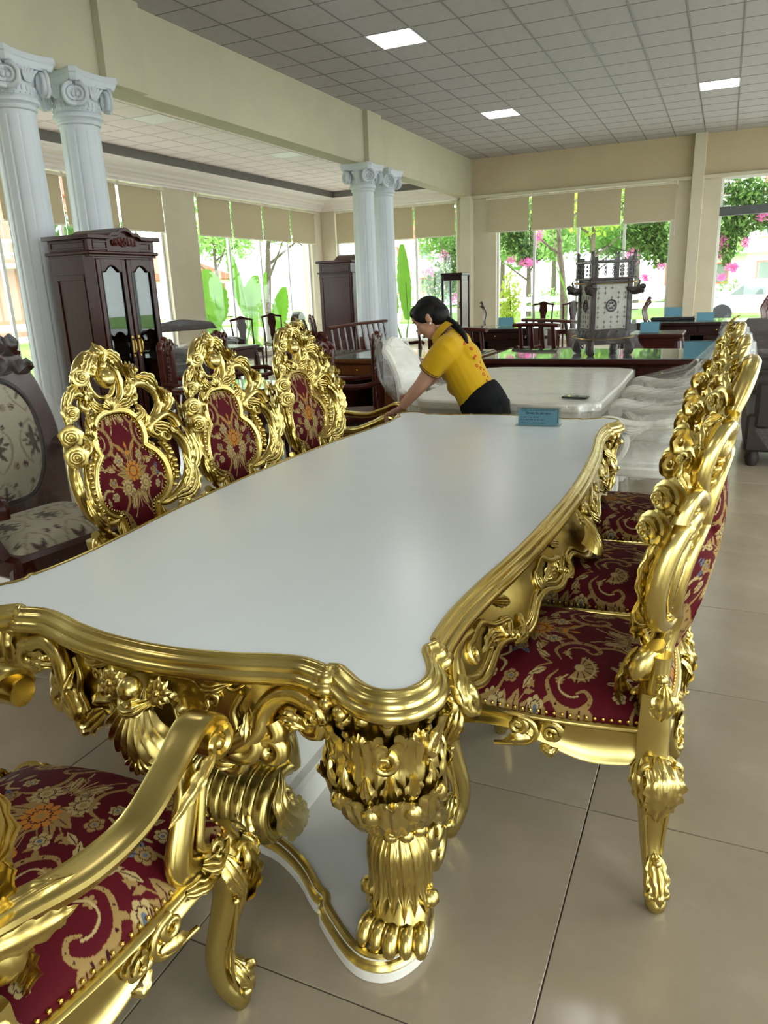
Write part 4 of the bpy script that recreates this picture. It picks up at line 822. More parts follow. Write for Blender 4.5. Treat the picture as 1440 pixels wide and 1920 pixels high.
# corner legs: leafy baluster on a lion paw
def corner_leg():
    m = MB(); z = [.735, .70, .66, .60, .54, .48, .44, .40, .37, .345, .33, .30, .25, .19, .14, .10, .07]; r = [.075, .085, .088, .084, .085, .086, .074, .054, .04, .042, .044, .044, .048, .047, .042, .04, .035]
    NT_ = 40; th = np.linspace(0, 2*PI, NT_, endpoint=False); G = []
    zz = np.linspace(.735, .07, 60); rr = np.interp(-zz, [-a for a in z], r)
    lean = np.interp(-zz, [-.735, -.5, -.36, -.2, -.07], [0, .0, -.02, .0, .03])
    for Z, R_, l in zip(zz, rr, lean):
        fl = 1+.03*np.cos(16*th)*(1 if Z > .44 or Z < .32 else .3); G.append(np.stack([l+R_*fl*np.cos(th), R_*fl*np.sin(th), np.full(NT_, Z)], -1))
    grid(m, np.array(G), False, True)
    for k in range(8):
        a = 2*PI*k/8; d = np.array([math.cos(a), math.sin(a), 0]); q = lambda R_, Z: d*R_+np.array([0, 0, Z])
        leaf(m, [q(.086, .50), q(.104, .56), q(.103, .62), q(.118, .675), q(.14, .69), q(.146, .672)], d, .043, .016, 6, 26, 15); leaf(m, [q(.09, .60), q(.106, .64), q(.118, .68)], d, .016, .012, 4)
        a2 = a+PI/8; d2 = np.array([math.cos(a2), math.sin(a2), 0]); q2 = lambda R_, Z: d2*R_+np.array([0, 0, Z])
        leaf(m, [q2(.046, .375), q2(.082, .41), q2(.102, .46), q2(.108, .51), q2(.128, .54), q2(.136, .525)], d2, .040, .016, 6, 26, 15); ball(m, q2(.11, .70), .02, 8, 6, (1, 1, 1.2)); ball(m, q(.106, .485), .022, 8, 6, (1, 1, 1.3))
    for k in range(11):
        a = 2*PI*k/11; ball(m, (.058*math.cos(a)-.02, .058*math.sin(a), .345), .019, 8, 6)
    for k in range(-4, 5):
        a = k*.36; d = np.array([math.cos(a), math.sin(a), 0]); leaf(m, [d*.04+[-.015, 0, .335], d*.062+[-.005, 0, .28], d*.066+[.006, 0, .20], d*(.07+.01*(k % 2))+[.018, 0, .125]], d, .021, .010, 5, 22, 11)
    for s_ in (-1, 1):
        sp = spiral((-.01, .24), .06, PI/2, 1.3, 1, .2, 26); tube(m, np.stack([sp[:, 0]-.09, np.full(26, .05*s_), sp[:, 1]], 1), [.024, .02, .012, .008], 8)
        leaf(m, [(-.04, .06*s_, .36), (-.10, .07*s_, .31), (-.15, .06*s_, .24), (-.13, .05*s_, .18)], (-.3, .9*s_, .2), .04, .014, 5)
        leaf(m, [(-.05, .05*s_, .60), (-.13, .05*s_, .64), (-.15, .05*s_, .70)], (-.8, .5*s_, 0), .035, .014, 4); leaf(m, [(-.06, .04*s_, .50), (-.12, .045*s_, .53), (-.14, .04*s_, .58)], (-.8, .5*s_, 0), .03, .014, 4)
        ball(m, (.03, .07*s_, .155), .024, 8, 6)
    # scroll inner foot
    sp = spiral((-.16, .12), .065, 1.2, 1.4, 1, .2, 26)
    for o_ in (-.035, 0, .035): tube(m, np.stack([sp[:, 0], np.full(26, o_), sp[:, 1]], 1), [.024, .022, .016, .01], 8)
    tube(m, [(-.05, 0, .3), (-.11, 0, .24), (-.15, 0, .19)], [.05, .045, .035], 9, sm=4)
    lathe(m, [(.02, .745), (.112, .745), (.118, .725), (.108, .70), (.09, .685), (.02, .68)], n=28); lathe(m, [(.02, .58), (.1, .575), (.106, .55), (.1, .52), (.085, .505), (.02, .5)], n=28)
    for k in range(16):
        a = 2*PI*k/16; d = np.array([math.cos(a), math.sin(a), 0]); leaf(m, [d*.10+[0, 0, .515], d*.116+[0, 0, .55], d*.118+[0, 0, .595]], d, .02, .010, 3, 12, 9); ball(m, d*.118+[0, 0, .715], .017, 8, 6)
    # small C scrolls and husks winding over the baluster
    for k in range(6):
        a = 2*PI*k/6+.3; d = np.array([math.cos(a), math.sin(a), 0]); e_ = np.array([-math.sin(a), math.cos(a), 0]); sp = spiral((0, .615), .026, 1.2, 1.3, 1 if k % 2 else -1, .25, 18); tube(m, np.array([d*.112+e_*p[0]+np.array([0, 0, p[1]]) for p in sp]), [.009, .007, .004], 7)
        sp = spiral((0, .43), .02, 1.2, 1.3, 1 if k % 2 else -1, .25, 16); tube(m, np.array([d*.095+e_*p[0]+np.array([0, 0, p[1]]) for p in sp]), [.008, .006, .004], 7)
    # paw
    tube(m, [(.0, 0, .16), (.035, 0, .12), (.06, 0, .085), (.085, 0, .075)], [.055, .06, .058, .045], 12, sm=4, up=(0, 0, 1), ell=(.75, 1.25))
    for k, y in enumerate((-.062, -.032, 0, .032, .062)):
        f = .112-.28*abs(y); tube(m, [(.05, y*.8, .10), (f-.012, y, .10), (f+.008, y*1.05, .08), (f+.012, y*1.08, .062)], [.018, .02, .0185, .012], 8, sm=3)
    return m
cm = corner_leg(); me = None
cm.warp(lambda V: V+np.stack([np.interp(V[:, 2], [0, .1, .2, .36, .5, .75], [-.10, -.10, -.095, -.055, -.008, 0]), 0*V[:, 2], 0*V[:, 2]], 1))
for sx, sy in ((1, -1), (1, 1), (-1, 1)):
    if me is None: o = cm.build('leg', 'gold', tb); me = o.data
    else: o = link('leg', me, tb)
    o.location = (sx*.488, sy*1.325, 0); o.rotation_euler = (0, 0, sy*(PI/2-.12) if sx > 0 else PI-sy*(PI/2-.12))
m = MB()
for k in range(-3, 4):
    a = -PI*.75+k*.36; d = np.array([math.cos(a), math.sin(a), 0]); c = np.array([-.50, -1.33, 0]); leaf(m, [c+d*.06+[0, 0, .735], c+d*.085+[0, 0, .68], c+d*.08+[0, 0, .62], c+d*.10+[0, 0, .585]], d, .032, .014, 5)
    sp = spiral((0, .62), .03, 1.2, 1.2, 1 if k % 2 else -1, .25, 18); e_ = np.array([-d[1], d[0], 0]); tube(m, np.array([c+d*.09+e_*p[0]+np.array([0, 0, p[1]]) for p in sp]), [.010, .008, .005], 7)
lathe(m, [(.01, .735), (.085, .735), (.075, .66), (.05, .61), (.01, .59)], (-.50, -1.33, 0), 20); m.build('corner_drop', 'gold', tb)
# end supports: ribbed acanthus scroll in the middle of each end, and a long white plinth
for s_ in (-1, 1):
    m = MB(); sp = spiral((.02, .20), .10, 2.2, 1.35, -1, .18, 34); off_ = np.linspace(-.10, .10, 7)
    for o_ in off_: tube(m, np.stack([np.full(34, o_), s_*(1.14+sp[:, 0]), sp[:, 1]], 1), [.024, .024, .018, .010], 8)
    for o_ in off_[::2]: tube(m, cr([(o_*.7, s_*1.10, .56), (o_*.8, s_*1.12, .46), (o_, s_*1.10, .36), (o_, s_*1.08, .27)], 5), [.04, .036, .032, .026], 9)
    for q in (-1, 1):
        leaf(m, [(.12*q, s_*1.06, .10), (.14*q, s_*1.14, .16), (.14*q, s_*1.20, .24), (.12*q, s_*1.16, .32)], (q, 0, .1), .05, .018, 5); leaf(m, [(.07*q, s_*1.14, .58), (.12*q, s_*1.17, .48), (.13*q, s_*1.15, .38)], (.6*q, s_, 0), .045, .016, 5)
        leaf(m, [(.06*q, s_*1.24, .12), (.07*q, s_*1.265, .2), (.05*q, s_*1.22, .28)], (.2*q, s_, 0), .035, .014, 5)
    m.build('end_support', 'gold', tb)
PQ = [(0, 1.12), (.08, 1.135), (.17, 1.18), (.24, 1.235), (.27, 1.25), (.285, 1.275), (.33, 1.31), (.39, 1.35), (.44, 1.365), (.49, 1.35), (.525, 1.30), (.535, 1.24), (.52, 1.18), (.48, 1.125), (.455, 1.09), (.44, 1.06), (.40, .98), (.365, .92), (.355, .87), (.30, .80), (.27, .6), (.26, .3), (.26, 0)]
PL = quad(PQ, 3); m = MB(); prism(m, offset(PL, .012), .0, .028, 'z', .003); prism(m, PL, .028, .056, 'z', .003); m.build('plinth', 'white_base', tb, angle=30)
pp = [(.010, .027), (.0125, .034), (.008, .04), (.006, .047), (.0, .05), (-.002, .058), (-.008, .062), (-.016, .062), (-.02, .056)]
G = np.stack([np.concatenate([offset(PL, a), np.full((len(PL), 1), z)], 1) for a, z in pp], 1); m = MB(); grid(m, G, True, False); m.build('plinth_moulding', 'gold', tb, angle=28)
m = MB(); box(m, -.09, .09, -1.1, 1.1, .056, .16, .012); box(m, -.06, .06, -1.12, 1.12, .16, .36, .012); box(m, -.2, .2, -1.25, 1.25, .68, .752, .01); m.build('stretcher', 'white_base', tb)
# ------------------------------------------------------------------ furniture of the showroom
def panel(m, x0, x1, y0, y1, z0, z1, ax, face, rim=.05, dep=.012):
    """raised frame around a sunk panel on a flat face"""
    if ax == 'x':
        for b in ((y0, y1, z1-rim, z1), (y0, y1, z0, z0+rim), (y0, y0+rim, z0+rim, z1-rim), (y1-rim, y1, z0+rim, z1-rim)): box(m, min(face, face+dep), max(face, face+dep), *b, .003)
    else:
        for b in ((x0, x1, z1-rim, z1), (x0, x1, z0, z0+rim), (x0, x0+rim, z0+rim, z1-rim), (x1-rim, x1, z0+rim, z1-rim)): box(m, b[0], b[1], min(face, face+dep), max(face, face+dep), b[2], b[3], .003)
def arch_top(y0, y1, z, rise, n=14):
    t = np.linspace(0, 1, n); a = np.stack([y0+(y1-y0)*t, z+rise*np.sin(np.clip((t-.18)/.64, 0, 1)*PI)**.8], 1); return a
def carved_spray(m, c, w, h, N, r=1.):
    """low relief of leaves and scrolls centred on c, across axis B, up z"""
    N = nrm(N); B = np.cross((0, 0, 1), N); c = np.asarray(c, float); L = lambda a, z, o=0: c+B*a+np.array([0, 0, z])+N*o
    for s_ in (-1, 1):
        for k in range(3):
            a = s_*w*(.12+.3*k); leaf(m, [L(a, -h*.25, .004), L(a+s_*w*.14, h*.1*(2-k), .014), L(a+s_*w*.3, -h*.1, .006)], N, h*.3, .01, 3, 9, 7)
        sp = spiral((s_*w*.55, 0), h*.3, PI/2, 1.2, -s_, .25, 14); tube(m, np.array([L(a, z, .008) for a, z in sp]), [.006, .004], 6)
    rose(m, L(0, 0, .004), N, h*.36, 5, 2)
def display_cabinet():
    t = thing('display_cabinet', 'tall mahogany display cabinet with two arched glass doors and carved crest', 'cabinet', (-5.4, 5.66, 0))
    D, W, H = .245, .435, 1.86; m = MB()
    box(m, -D, -D+.02, -W+.02, W-.02, .1, H); box(m, -D, D-.06, -W, -W+.025, .1, H); box(m, -D, D-.06, W-.025, W, .1, H); box(m, -D, D-.02, -W+.02, W-.02, .1, .16); box(m, -D, D-.02, -W+.02, W-.02, H-.04, H)
    m.build('carcass', 'cabinet_wood', t)
    for s_ in (-1, 1):
        m = MB(); panel(m, -D+.03, D-.09, 0, 0, .18, H-.17, 'y', s_*W, .05, s_*.012); m.build('side_panel', 'cabinet_wood', t)
        obox(MB(), (D-.045, s_*(W-.03), H/2+.05), (.10, .045, H-.1), s_*-.75, .006).build('corner_post', 'cabinet_wood', t)
    m = MB(); box(m, -D-.01, D+.01, -W-.01, W+.01, 0, .1, .01); box(m, -D-.004, D+.004, -W-.004, W+.004, .1, .13, .008); m.build('base', 'cabinet_wood', t)
    m = MB(); box(m, -D-.005, D+.0, -W-.005, W+.005, H-.02, H+.0); box(m, -D-.025, D+.022, -W-.025, W+.025, H, H+.03, .01)
    F = MB(); box(m, -D+.005, D-.005, -W+.005, W-.005, H+.03, H+.13, .004); panel(m, -D+.03, D-.05, 0, 0, H+.04, H+.12, 'y', -W+.005, .018, -.008); panel(m, 0, 0, -W+.06, -.18, H+.04, H+.12, 'x', D-.005, .018, .008); panel(m, 0, 0, .18, W-.06, H+.04, H+.12, 'x', D-.005, .018, .008)
    P = np.concatenate([[(-W-.03, H+.13)], [(-.21, H+.13), (-.18, H+.155)], arch_top(-.16, .16, H+.16, .045, 12), [(.18, H+.155), (.21, H+.13)], [(W+.03, H+.13)]])
    top = np.concatenate([P, P[::-1]+[0, .035]]); prism(m, top, -D-.03, D+.045, 'x', .004); P2 = np.concatenate([[(-.21, H+.03)], P[1:-1], [(.21, H+.03)]]); prism(m, P2, -D+.02, D+.004, 'x'); m.build('cornice', 'cabinet_wood', t)
    m = MB(); carved_spray(m, (D+.006, 0, H+.105), .15, .1, (1, 0, 0)); m.build('crest_carving', 'wood_red', t)
    for s_ in (-1, 1):
        y0, y1 = (-.37, -.01) if s_ < 0 else (.01, .37); z0, z1 = .17, H-.04; r = .05
        o = np.array([(y0, z0), (y1, z0), (y1, z1), (y0, z1)]); a = arch_top(y0+r, y1-r, z1-r-.06, .055, 13); inn = np.concatenate([[(y0+r, z0+r+.02), (y1-r, z0+r+.02)], a[::-1]])
        m = MB(); box(m, D-.02, D+.008, y0, y1, z0, z0+r+.02, .004); box(m, D-.02, D+.008, y0, y0+r, z0+r+.02, z1, .004); box(m, D-.02, D+.008, y1-r, y1, z0+r+.02, z1, .004)
        hd = np.concatenate([a, [(y1-r, z1), (y0+r, z1)]]); prism(m, hd, D-.02, D+.008, 'x'); d = m.build('door', 'cabinet_wood', t)
        P3 = np.concatenate([np.full((len(inn), 1), D+.008), inn], 1); mm = MB(); tube(mm, P3, .007, 6, closed=True); mm.build('door_bead', 'mahogany_dark', d)
        g = MB(); prism(g, inn, D-.008, D-.004, 'x'); g.build('glass_pane', 'cab_glass', d)
        yh = y1-.035 if s_ < 0 else y0+.035; g = MB(); tube(g, [(D+.008, yh, 1.10), (D+.04, yh, 1.085), (D+.044, yh, 1.03), (D+.04, yh, .975), (D+.008, yh, .96)], .008, 8, sm=4); box(g, D+.006, D+.012, yh-.014, yh+.014, .93, 1.13, .003); g.build('handle', 'brass', d)
    for z in (.62, 1.02, 1.42): box(MB(), -D+.03, D-.05, -W+.04, W-.04, z, z+.016, .003).build('shelf', 'cabinet_wood', t)
display_cabinet()
def wardrobe():
    t = thing('wardrobe', 'dark red wooden wardrobe with rounded crest beside the middle columns', 'wardrobe', (-7.2, 14.75, 0)); D, W, H = .36, .95, 2.0
    m = MB(); box(m, -D, D, -W, W, .1, H, .006); m.build('carcass', 'cabinet_wood', t); m = MB(); box(m, -D-.02, D+.02, -W-.02, W+.02, 0, .1, .01); m.build('base', 'cabinet_wood', t)
    for s_ in (-1, 1):
        m = MB(); panel(m, -D+.03, D-.03, 0, 0, .16, 1.78, 'y', s_*W, .05, s_*.014); panel(m, -D+.03, D-.03, 0, 0, 1.84, 1.97, 'y', s_*W, .03, s_*.012); m.build('side_panel', 'cabinet_wood', t)
    for k in range(4):
        y0 = -W+.02+k*.478; m = MB(); box(m, D, D+.02, y0, y0+.47, .14, 1.8, .005); panel(m, 0, 0, y0, y0+.47, .14, 1.8, 'x', D+.02, .06, .01); d = m.build('door', 'cabinet_wood', t); h = MB(); tube(h, [(D+.03, y0+.43, .95), (D+.06, y0+.43, 1.0), (D+.03, y0+.43, 1.05)], .008, 6, sm=3); h.build('handle', 'brass', d)
    m = MB(); box(m, -D-.03, D+.03, -W-.03, W+.03, 1.8, 1.83, .008); box(m, -D-.05, D+.05, -W-.05, W+.05, H, H+.05, .015); P = np.concatenate([[(-.55, H+.05)], arch_top(-.5, .5, H+.06, .13, 16), [(.55, H+.05)]]); prism(m, P, -D+.02, D+.03, 'x', .006); m.build('cornice', 'cabinet_wood', t)
wardrobe()
def showcase():
    t = thing('glass_showcase', 'narrow dark-framed glass showcase in front of the square pier', 'showcase', (-5.15, 15.3, 0), 0); m = MB(); W, D, H = .2, .25, 1.68
    for sx in (-1, 1):
        for sy in (-1, 1): box(m, sx*W-.02, sx*W+.02, sy*D-.02, sy*D+.02, 0, H, .004)
    box(m, -W-.03, W+.03, -D-.03, D+.03, H, H+.05, .008); box(m, -W-.02, W+.02, -D-.02, D+.02, 0, .5, .006); box(m, -W, W, -D, D, H-.1, H, .004); m.build('frame', 'mahogany_dark', t)
    for z in (.8, 1.15): box(MB(), -W+.02, W-.02, -D+.02, D-.02, z, z+.008, .002).build('shelf', 'acrylic', t)
    box(MB(), -W+.02, W-.02, -D-.003, -D+.003, .5, H-.1, .001).build('glass_pane', 'acrylic', t); box(MB(), W-.004, W+.004, -D+.02, D-.02, .5, H-.1, .001).build('side_board', 'wood_red', t); box(MB(), -W-.003, -W+.003, -D+.02, D-.02, .5, H-.1, .001).build('glass_pane', 'acrylic', t)
showcase()
def sign(x, y, z, label, rz=0., text=None, w=.2, h=.085):
    t = thing('price_sign', label, 'sign', (x, y, z), rz, 'blue price signs'); a = math.radians(14)
    m = MB(); obox(m, (0, -.022, h/2), (w+.02, .003, h+.012), 0, .0008, -a); obox(m, (0, .022, h/2), (w+.02, .003, h+.012), 0, .0008, a); box(m, -w/2-.012, w/2+.012, -.04, .04, 0, .003, .001); m.build('acrylic_stand', 'acrylic', t)
    m = MB(); obox(m, (0, -.0245, h/2), (w-.01, .0012, h-.006), 0, .0003, -a); c = m.build('blue_card', 'sign_blue', t); m = MB(); obox(m, (0, .0245, h/2), (w-.01, .0012, h-.006), 0, .0003, a); m.build('blue_card', 'sign_blue', t)
    if text:
        for s_, sz, yy, xx in text:
            cu = bpy.data.curves.new('sign_text', 'FONT'); cu.body = s_; cu.size = sz; cu.align_x = 'LEFT' if xx < 0 else 'CENTER'; cu.extrude = .0002; cu.offset = .0003 if sz > .012 else 0; cu.materials.append(MATS['ink'])
            o = bpy.data.objects.new('lettering', cu); COL.objects.link(o); o.parent = c; zz = yy; o.location = (xx, -.0245-.0022-(h/2-zz)*math.tan(a), zz); o.rotation_euler = (PI/2-a, 0, 0)
            dg = bpy.context.evaluated_depsgraph_get(); me = bpy.data.meshes.new_from_object(o.evaluated_get(dg)); o2 = link('lettering', me, c); o2.location = o.location; o2.rotation_euler = o.rotation_euler; bpy.data.objects.remove(o)
        m = MB(); rs = np.random.RandomState(1)
        for zz, xe in ((.076, .07), (.043, -.0), (.031, .03), (.0155, .02)):
            x = -.085
            while x < xe:
                l = .006+.012*rs.rand(); obox(m, (x+l/2, -.0245-.0012-(h/2-zz)*math.tan(a), zz), (l, .0006, .0028), 0, .0001, -a); x += l+.004
        m.build('fine_print', 'ink', c)
    return t
sign(-.80, 3.655, .782, 'blue price card in clear stand on the white gold-edged table', .06, [('Bộ bàn ăn dát vàng', .0155, .058, 0)])
# desks with glass tops
def desk(name, label, loc, W=.95, D=.52, wood='wood_brown', knee=(-.15, .28), H=.78):
    t = thing(name, label, 'desk', loc)
    m = MB(); box(m, -W-.02, W+.02, -D-.02, D+.02, H-.045, H, .012); m.build('desk_top', wood, t); box(MB(), -W, W, -D, D, H+.0015, H+.011, .003).build('glass_sheet', 'desk_glass', t)
    for a, b in ((-W, knee[0]), (knee[1], W)):
        m = MB(); box(m, a, b, -D+.03, D-.03, .06, H-.17, .006); panel(m, a, b, 0, 0, .08, H-.19, 'y', -D+.03, .06, -.012); box(m, a-.01, b+.01, -D+.02, D-.02, 0, .07, .008); m.build('pedestal', wood, t)
    m = MB(); box(m, -W, W, -D+.02, D-.02, H-.18, H-.045, .006); m.build('drawer_frame', wood, t); n = 4; e = np.linspace(-W+.04, W-.04, n+1)
    for k in range(n): d = box(MB(), e[k]+.02, e[k+1]-.02, -D+.0, -D+.03, H-.165, H-.06, .005).build('drawer', wood, t); h = MB(); ball(h, ((e[k]+e[k+1])/2, -D-.01, H-.11), .014, 8, 6); h.build('knob', 'brass', d)
    box(MB(), knee[0], knee[1], D-.08, D-.06, .05, H-.18, .004).build('modesty_panel', 'knee_dark', t); m = MB(); box(m, -W-.005, W+.005, -D-.005, D+.005, H-.20, H-.175, .006); m.build('bead_trim', wood, t)
desk('glass_top_desk', 'brown desk with drawers, dark knee hole and shiny glass top behind the woman', (-3.2, 7.48, 0), .95, .52, 'wood_brown', (-.55, .05))
desk('glass_top_desk', 'dark mahogany desk whose glass top carries the wrapped lantern', (-1.13, 7.48, 0), .95, .52, 'mahogany', (-.3, .3))
sign(-.16, 6.99, .791, 'pale blue price card half hidden behind the wrapped white chair', .05, None, .26, .15)
# wrapped pagoda lantern
def lantern():
    t = thing('wrapped_lantern', 'carved dark wood palace lantern with pearl panels, wrapped in clear plastic', 'lantern', (-1.03, 7.42, .792), .5); m = MB(); R = .24; z0, z1 = .1, .88
    A = [(math.cos(a)*R, math.sin(a)*R) for a in [PI/4+k*PI/2 for k in range(4)]]
    for x, y in A: box(m, x*1.0-.022, x*1.0+.022, y-.022, y+.022, 0.06, z1, .004); box(m, x*1.15-.012, x*1.15+.012, y*1.15-.012, y*1.15+.012, .68, .9, .003); ball(m, (x*1.15, y*1.15, .905), .016, 6, 5, (1, 1, 1.6))
    r = R/math.sqrt(2); box(m, -r-.02, r+.02, -r-.02, r+.02, .10, .13, .005); box(m, -r-.01, r+.01, -r-.01, r+.01, .64, .68, .005); box(m, -r-.05, r+.05, -r-.05, r+.05, .825, .85, .006); box(m, -r-.05, r+.05, -r-.05, r+.05, .68, .70, .005); m.build('frame', 'mahogany_dark', t)
    for k in range(4):
        a = k*PI/2; f = lambda V: np.stack([V[:, 0]*math.cos(a)-V[:, 1]*math.sin(a), V[:, 0]*math.sin(a)+V[:, 1]*math.cos(a), V[:, 2]], 1)
        m = MB(); box(m, r-.006, r+.004, -r+.02, r-.02, .24, .64, .002); p = m.warp(f).build('pearl_panel', 'shell_inlay', t)
        m = MB(); g = MB(); w = r-.03
        for i in range(5):
            for j in range(9):
                if (i*3+j*5+k) % 4 == 0: continue
                y, z = -w+.018+i*w*.45, .262+j*.043; box(m, r+.003, r+.009, y-.014, y+.014, z-.002, z+.002, .0005); box(m, r+.003, r+.009, y-.002, y+.002, z-.014, z+.014, .0005)
        m.warp(f).build('lattice', 'wood_brown', p)
        m = MB(); th = np.linspace(0, 2*PI, 20, endpoint=False); tube(m, np.stack([np.full(20, r+.012), .045*np.cos(th), .45+.05*np.sin(th)], 1), .008, 6, closed=True)
        for q in range(6): ball(m, (r+.01, .024*math.cos(q*PI/3), .45+.026*math.sin(q*PI/3)), .010, 6, 4)
        m.warp(f).build('medallion', 'mahogany_dark', p)
        m = MB(); rr = r+.035
        for q in range(5):
            for u in range(3): sp = spiral((-rr*.75+q*rr*.375, .73+u*.034), .017, q, 1.1, 1, .3, 9); tube(m, f3(sp, rr), .004, 5)
        m.warp(f).build('gallery', 'mahogany_dark', t)
        m = MB(); box(m, r-.01, r+.01, -r, r, .13, .235, .004)
        for q in range(4): leaf(m, [(r+.008, -r*.8+q*r*.52, .14), (r+.022, -r*.7+q*r*.52, .19), (r+.01, -r*.55+q*r*.52, .225)], (1, 0, 0), .02, .01, 3, 8, 5)
        m.warp(f).build('skirt', 'mahogany_dark', t)
        m = MB(); c = np.array([math.cos(PI/4), math.sin(PI/4), 0]); P = lambda o, z: c*o+np.array([0, 0, z])
        tube(m, [P(.22, .60), P(.28, .575), P(.33, .585), P(.365, .61), P(.385, .60)], [.03, .034, .036, .03, .014], 8, sm=4); leaf(m, [P(.30, .60), P(.33, .65), P(.31, .68)], c, .02, .01, 2, 8, 5); ball(m, P(.36, .57), .02, 7, 5); ball(m, P(.345, .62), .014, 6, 5); m.warp(f).build('dragon_head', 'mahogany_dark', t)
        m = MB(); tube(m, [P(.22, .16), P(.26, .11), P(.27, .06), P(.25, .02), P(.25, .0)], [.03, .036, .042, .04, .025], 9, sm=4); m.warp(f).build('leg', 'mahogany_dark', t)
    m = MB(); tube(m, [(0, 0, .85), (0, 0, .98)], .004, 5)
    for x, y in A: tube(m, [(0, 0, .98), (x*.5, y*.5, .94), (x*1.1, y*1.1, .9)], .003, 5, sm=3)
    m.build('hanging_cords', 'mahogany_dark', t)
    N = 40; th = np.linspace(0, 2*PI, N, endpoint=False); rs = np.random.RandomState(3); G = []
    for z, R_ in ((-.0, .40), (.04, .36), (.12, .30), (.2, .275), (.35, .27), (.5, .29), (.58, .37), (.63, .33), (.7, .30), (.8, .31), (.9, .29), (.94, .16), (.985, .02)):
        q = np.abs(np.cos(2*(th-PI/4)))**.35*.0+1+.12*np.abs(np.cos(2*(th-PI/4))) if z < 1 else 1; G.append(np.stack([R_*q*np.cos(th)+rs.normal(0, .006, N), R_*q*np.sin(th)+rs.normal(0, .006, N), np.full(N, z)+rs.normal(0, .004, N)*(z > .01)], -1))
    m = MB(); grid(m, np.array(G), False, True); m.build('plastic_wrap', 'wrap_thin', t, angle=20)
    for z, n_ in ((.655, 'twine'), (.165, 'twine')):
        P = np.stack([.262*np.cos(th)*(1+.1*np.abs(np.sin(2*th))), .262*np.sin(th)*(1+.1*np.abs(np.sin(2*th))), z+.01*np.sin(th+.6)], 1); m = MB(); tube(m, P, .006, 5, closed=True); m.build(n_, 'brass', t)
lantern()
# white wrapped dining set
t = thing('wrapped_white_table', 'long cream dining table wrapped in clear plastic film, phone lying on it', 'table', (-1.25, 5.5, 0)); Q = [(0, 1.02), (.35, 1.02), (.5, 1.0), (.55, .96), (.6, .93), (.625, .86), (.63, .5), (.64, 0)]; L = quad(Q, 4)
m = MB(); prism(m, L, .70, .76, 'z', .012); m.build('table_top', 'cream_paint', t, angle=30); m = MB(); prism(m, offset(L, -.06), .60, .70, 'z', .004); m.build('apron', 'cream_paint', t, angle=30)
for s_ in (-1, 1): m = MB(); lathe(m, [(.02, .60), (.2, .60), (.16, .5), (.12, .42), (.15, .3), (.2, .2), (.26, .12), (.32, .08), (.33, .0), (.02, 0)], (0, s_*.6, 0), 24); m.build('pedestal', 'cream_paint', t)
rs = np.random.RandomState(5); G = []
for o_, z in ((-.3, .7645), (-.02, .7645), (.012, .756), (.016, .73), (.012, .69), (.0, .62), (-.03, .55)): Lx = offset(L, o_) if o_ > -.2 else L*.3; G.append(np.concatenate([Lx, np.full((len(L), 1), z)], 1)+rs.normal(0, .0025, (len(L), 3))*[1, 1, 0 if z > .75 else 1])
m = MB(); grid(m, np.array(G), False, True); m.add(G[0], g=[list(range(len(L)))]); m.build('plastic_wrap', 'wrap_white', t, angle=20)
p = thing('phone', 'black mobile phone lying on the wrapped cream table', 'phone', (-.80, 4.70, .768), -.12); box(MB(), -.08, .08, -.038, .038, 0, .009, .004).build('phone_body', 'black', p); box(MB(), -.075, .075, -.034, .034, .0085, .0102, .001).build('screen', 'desk_glass', p)
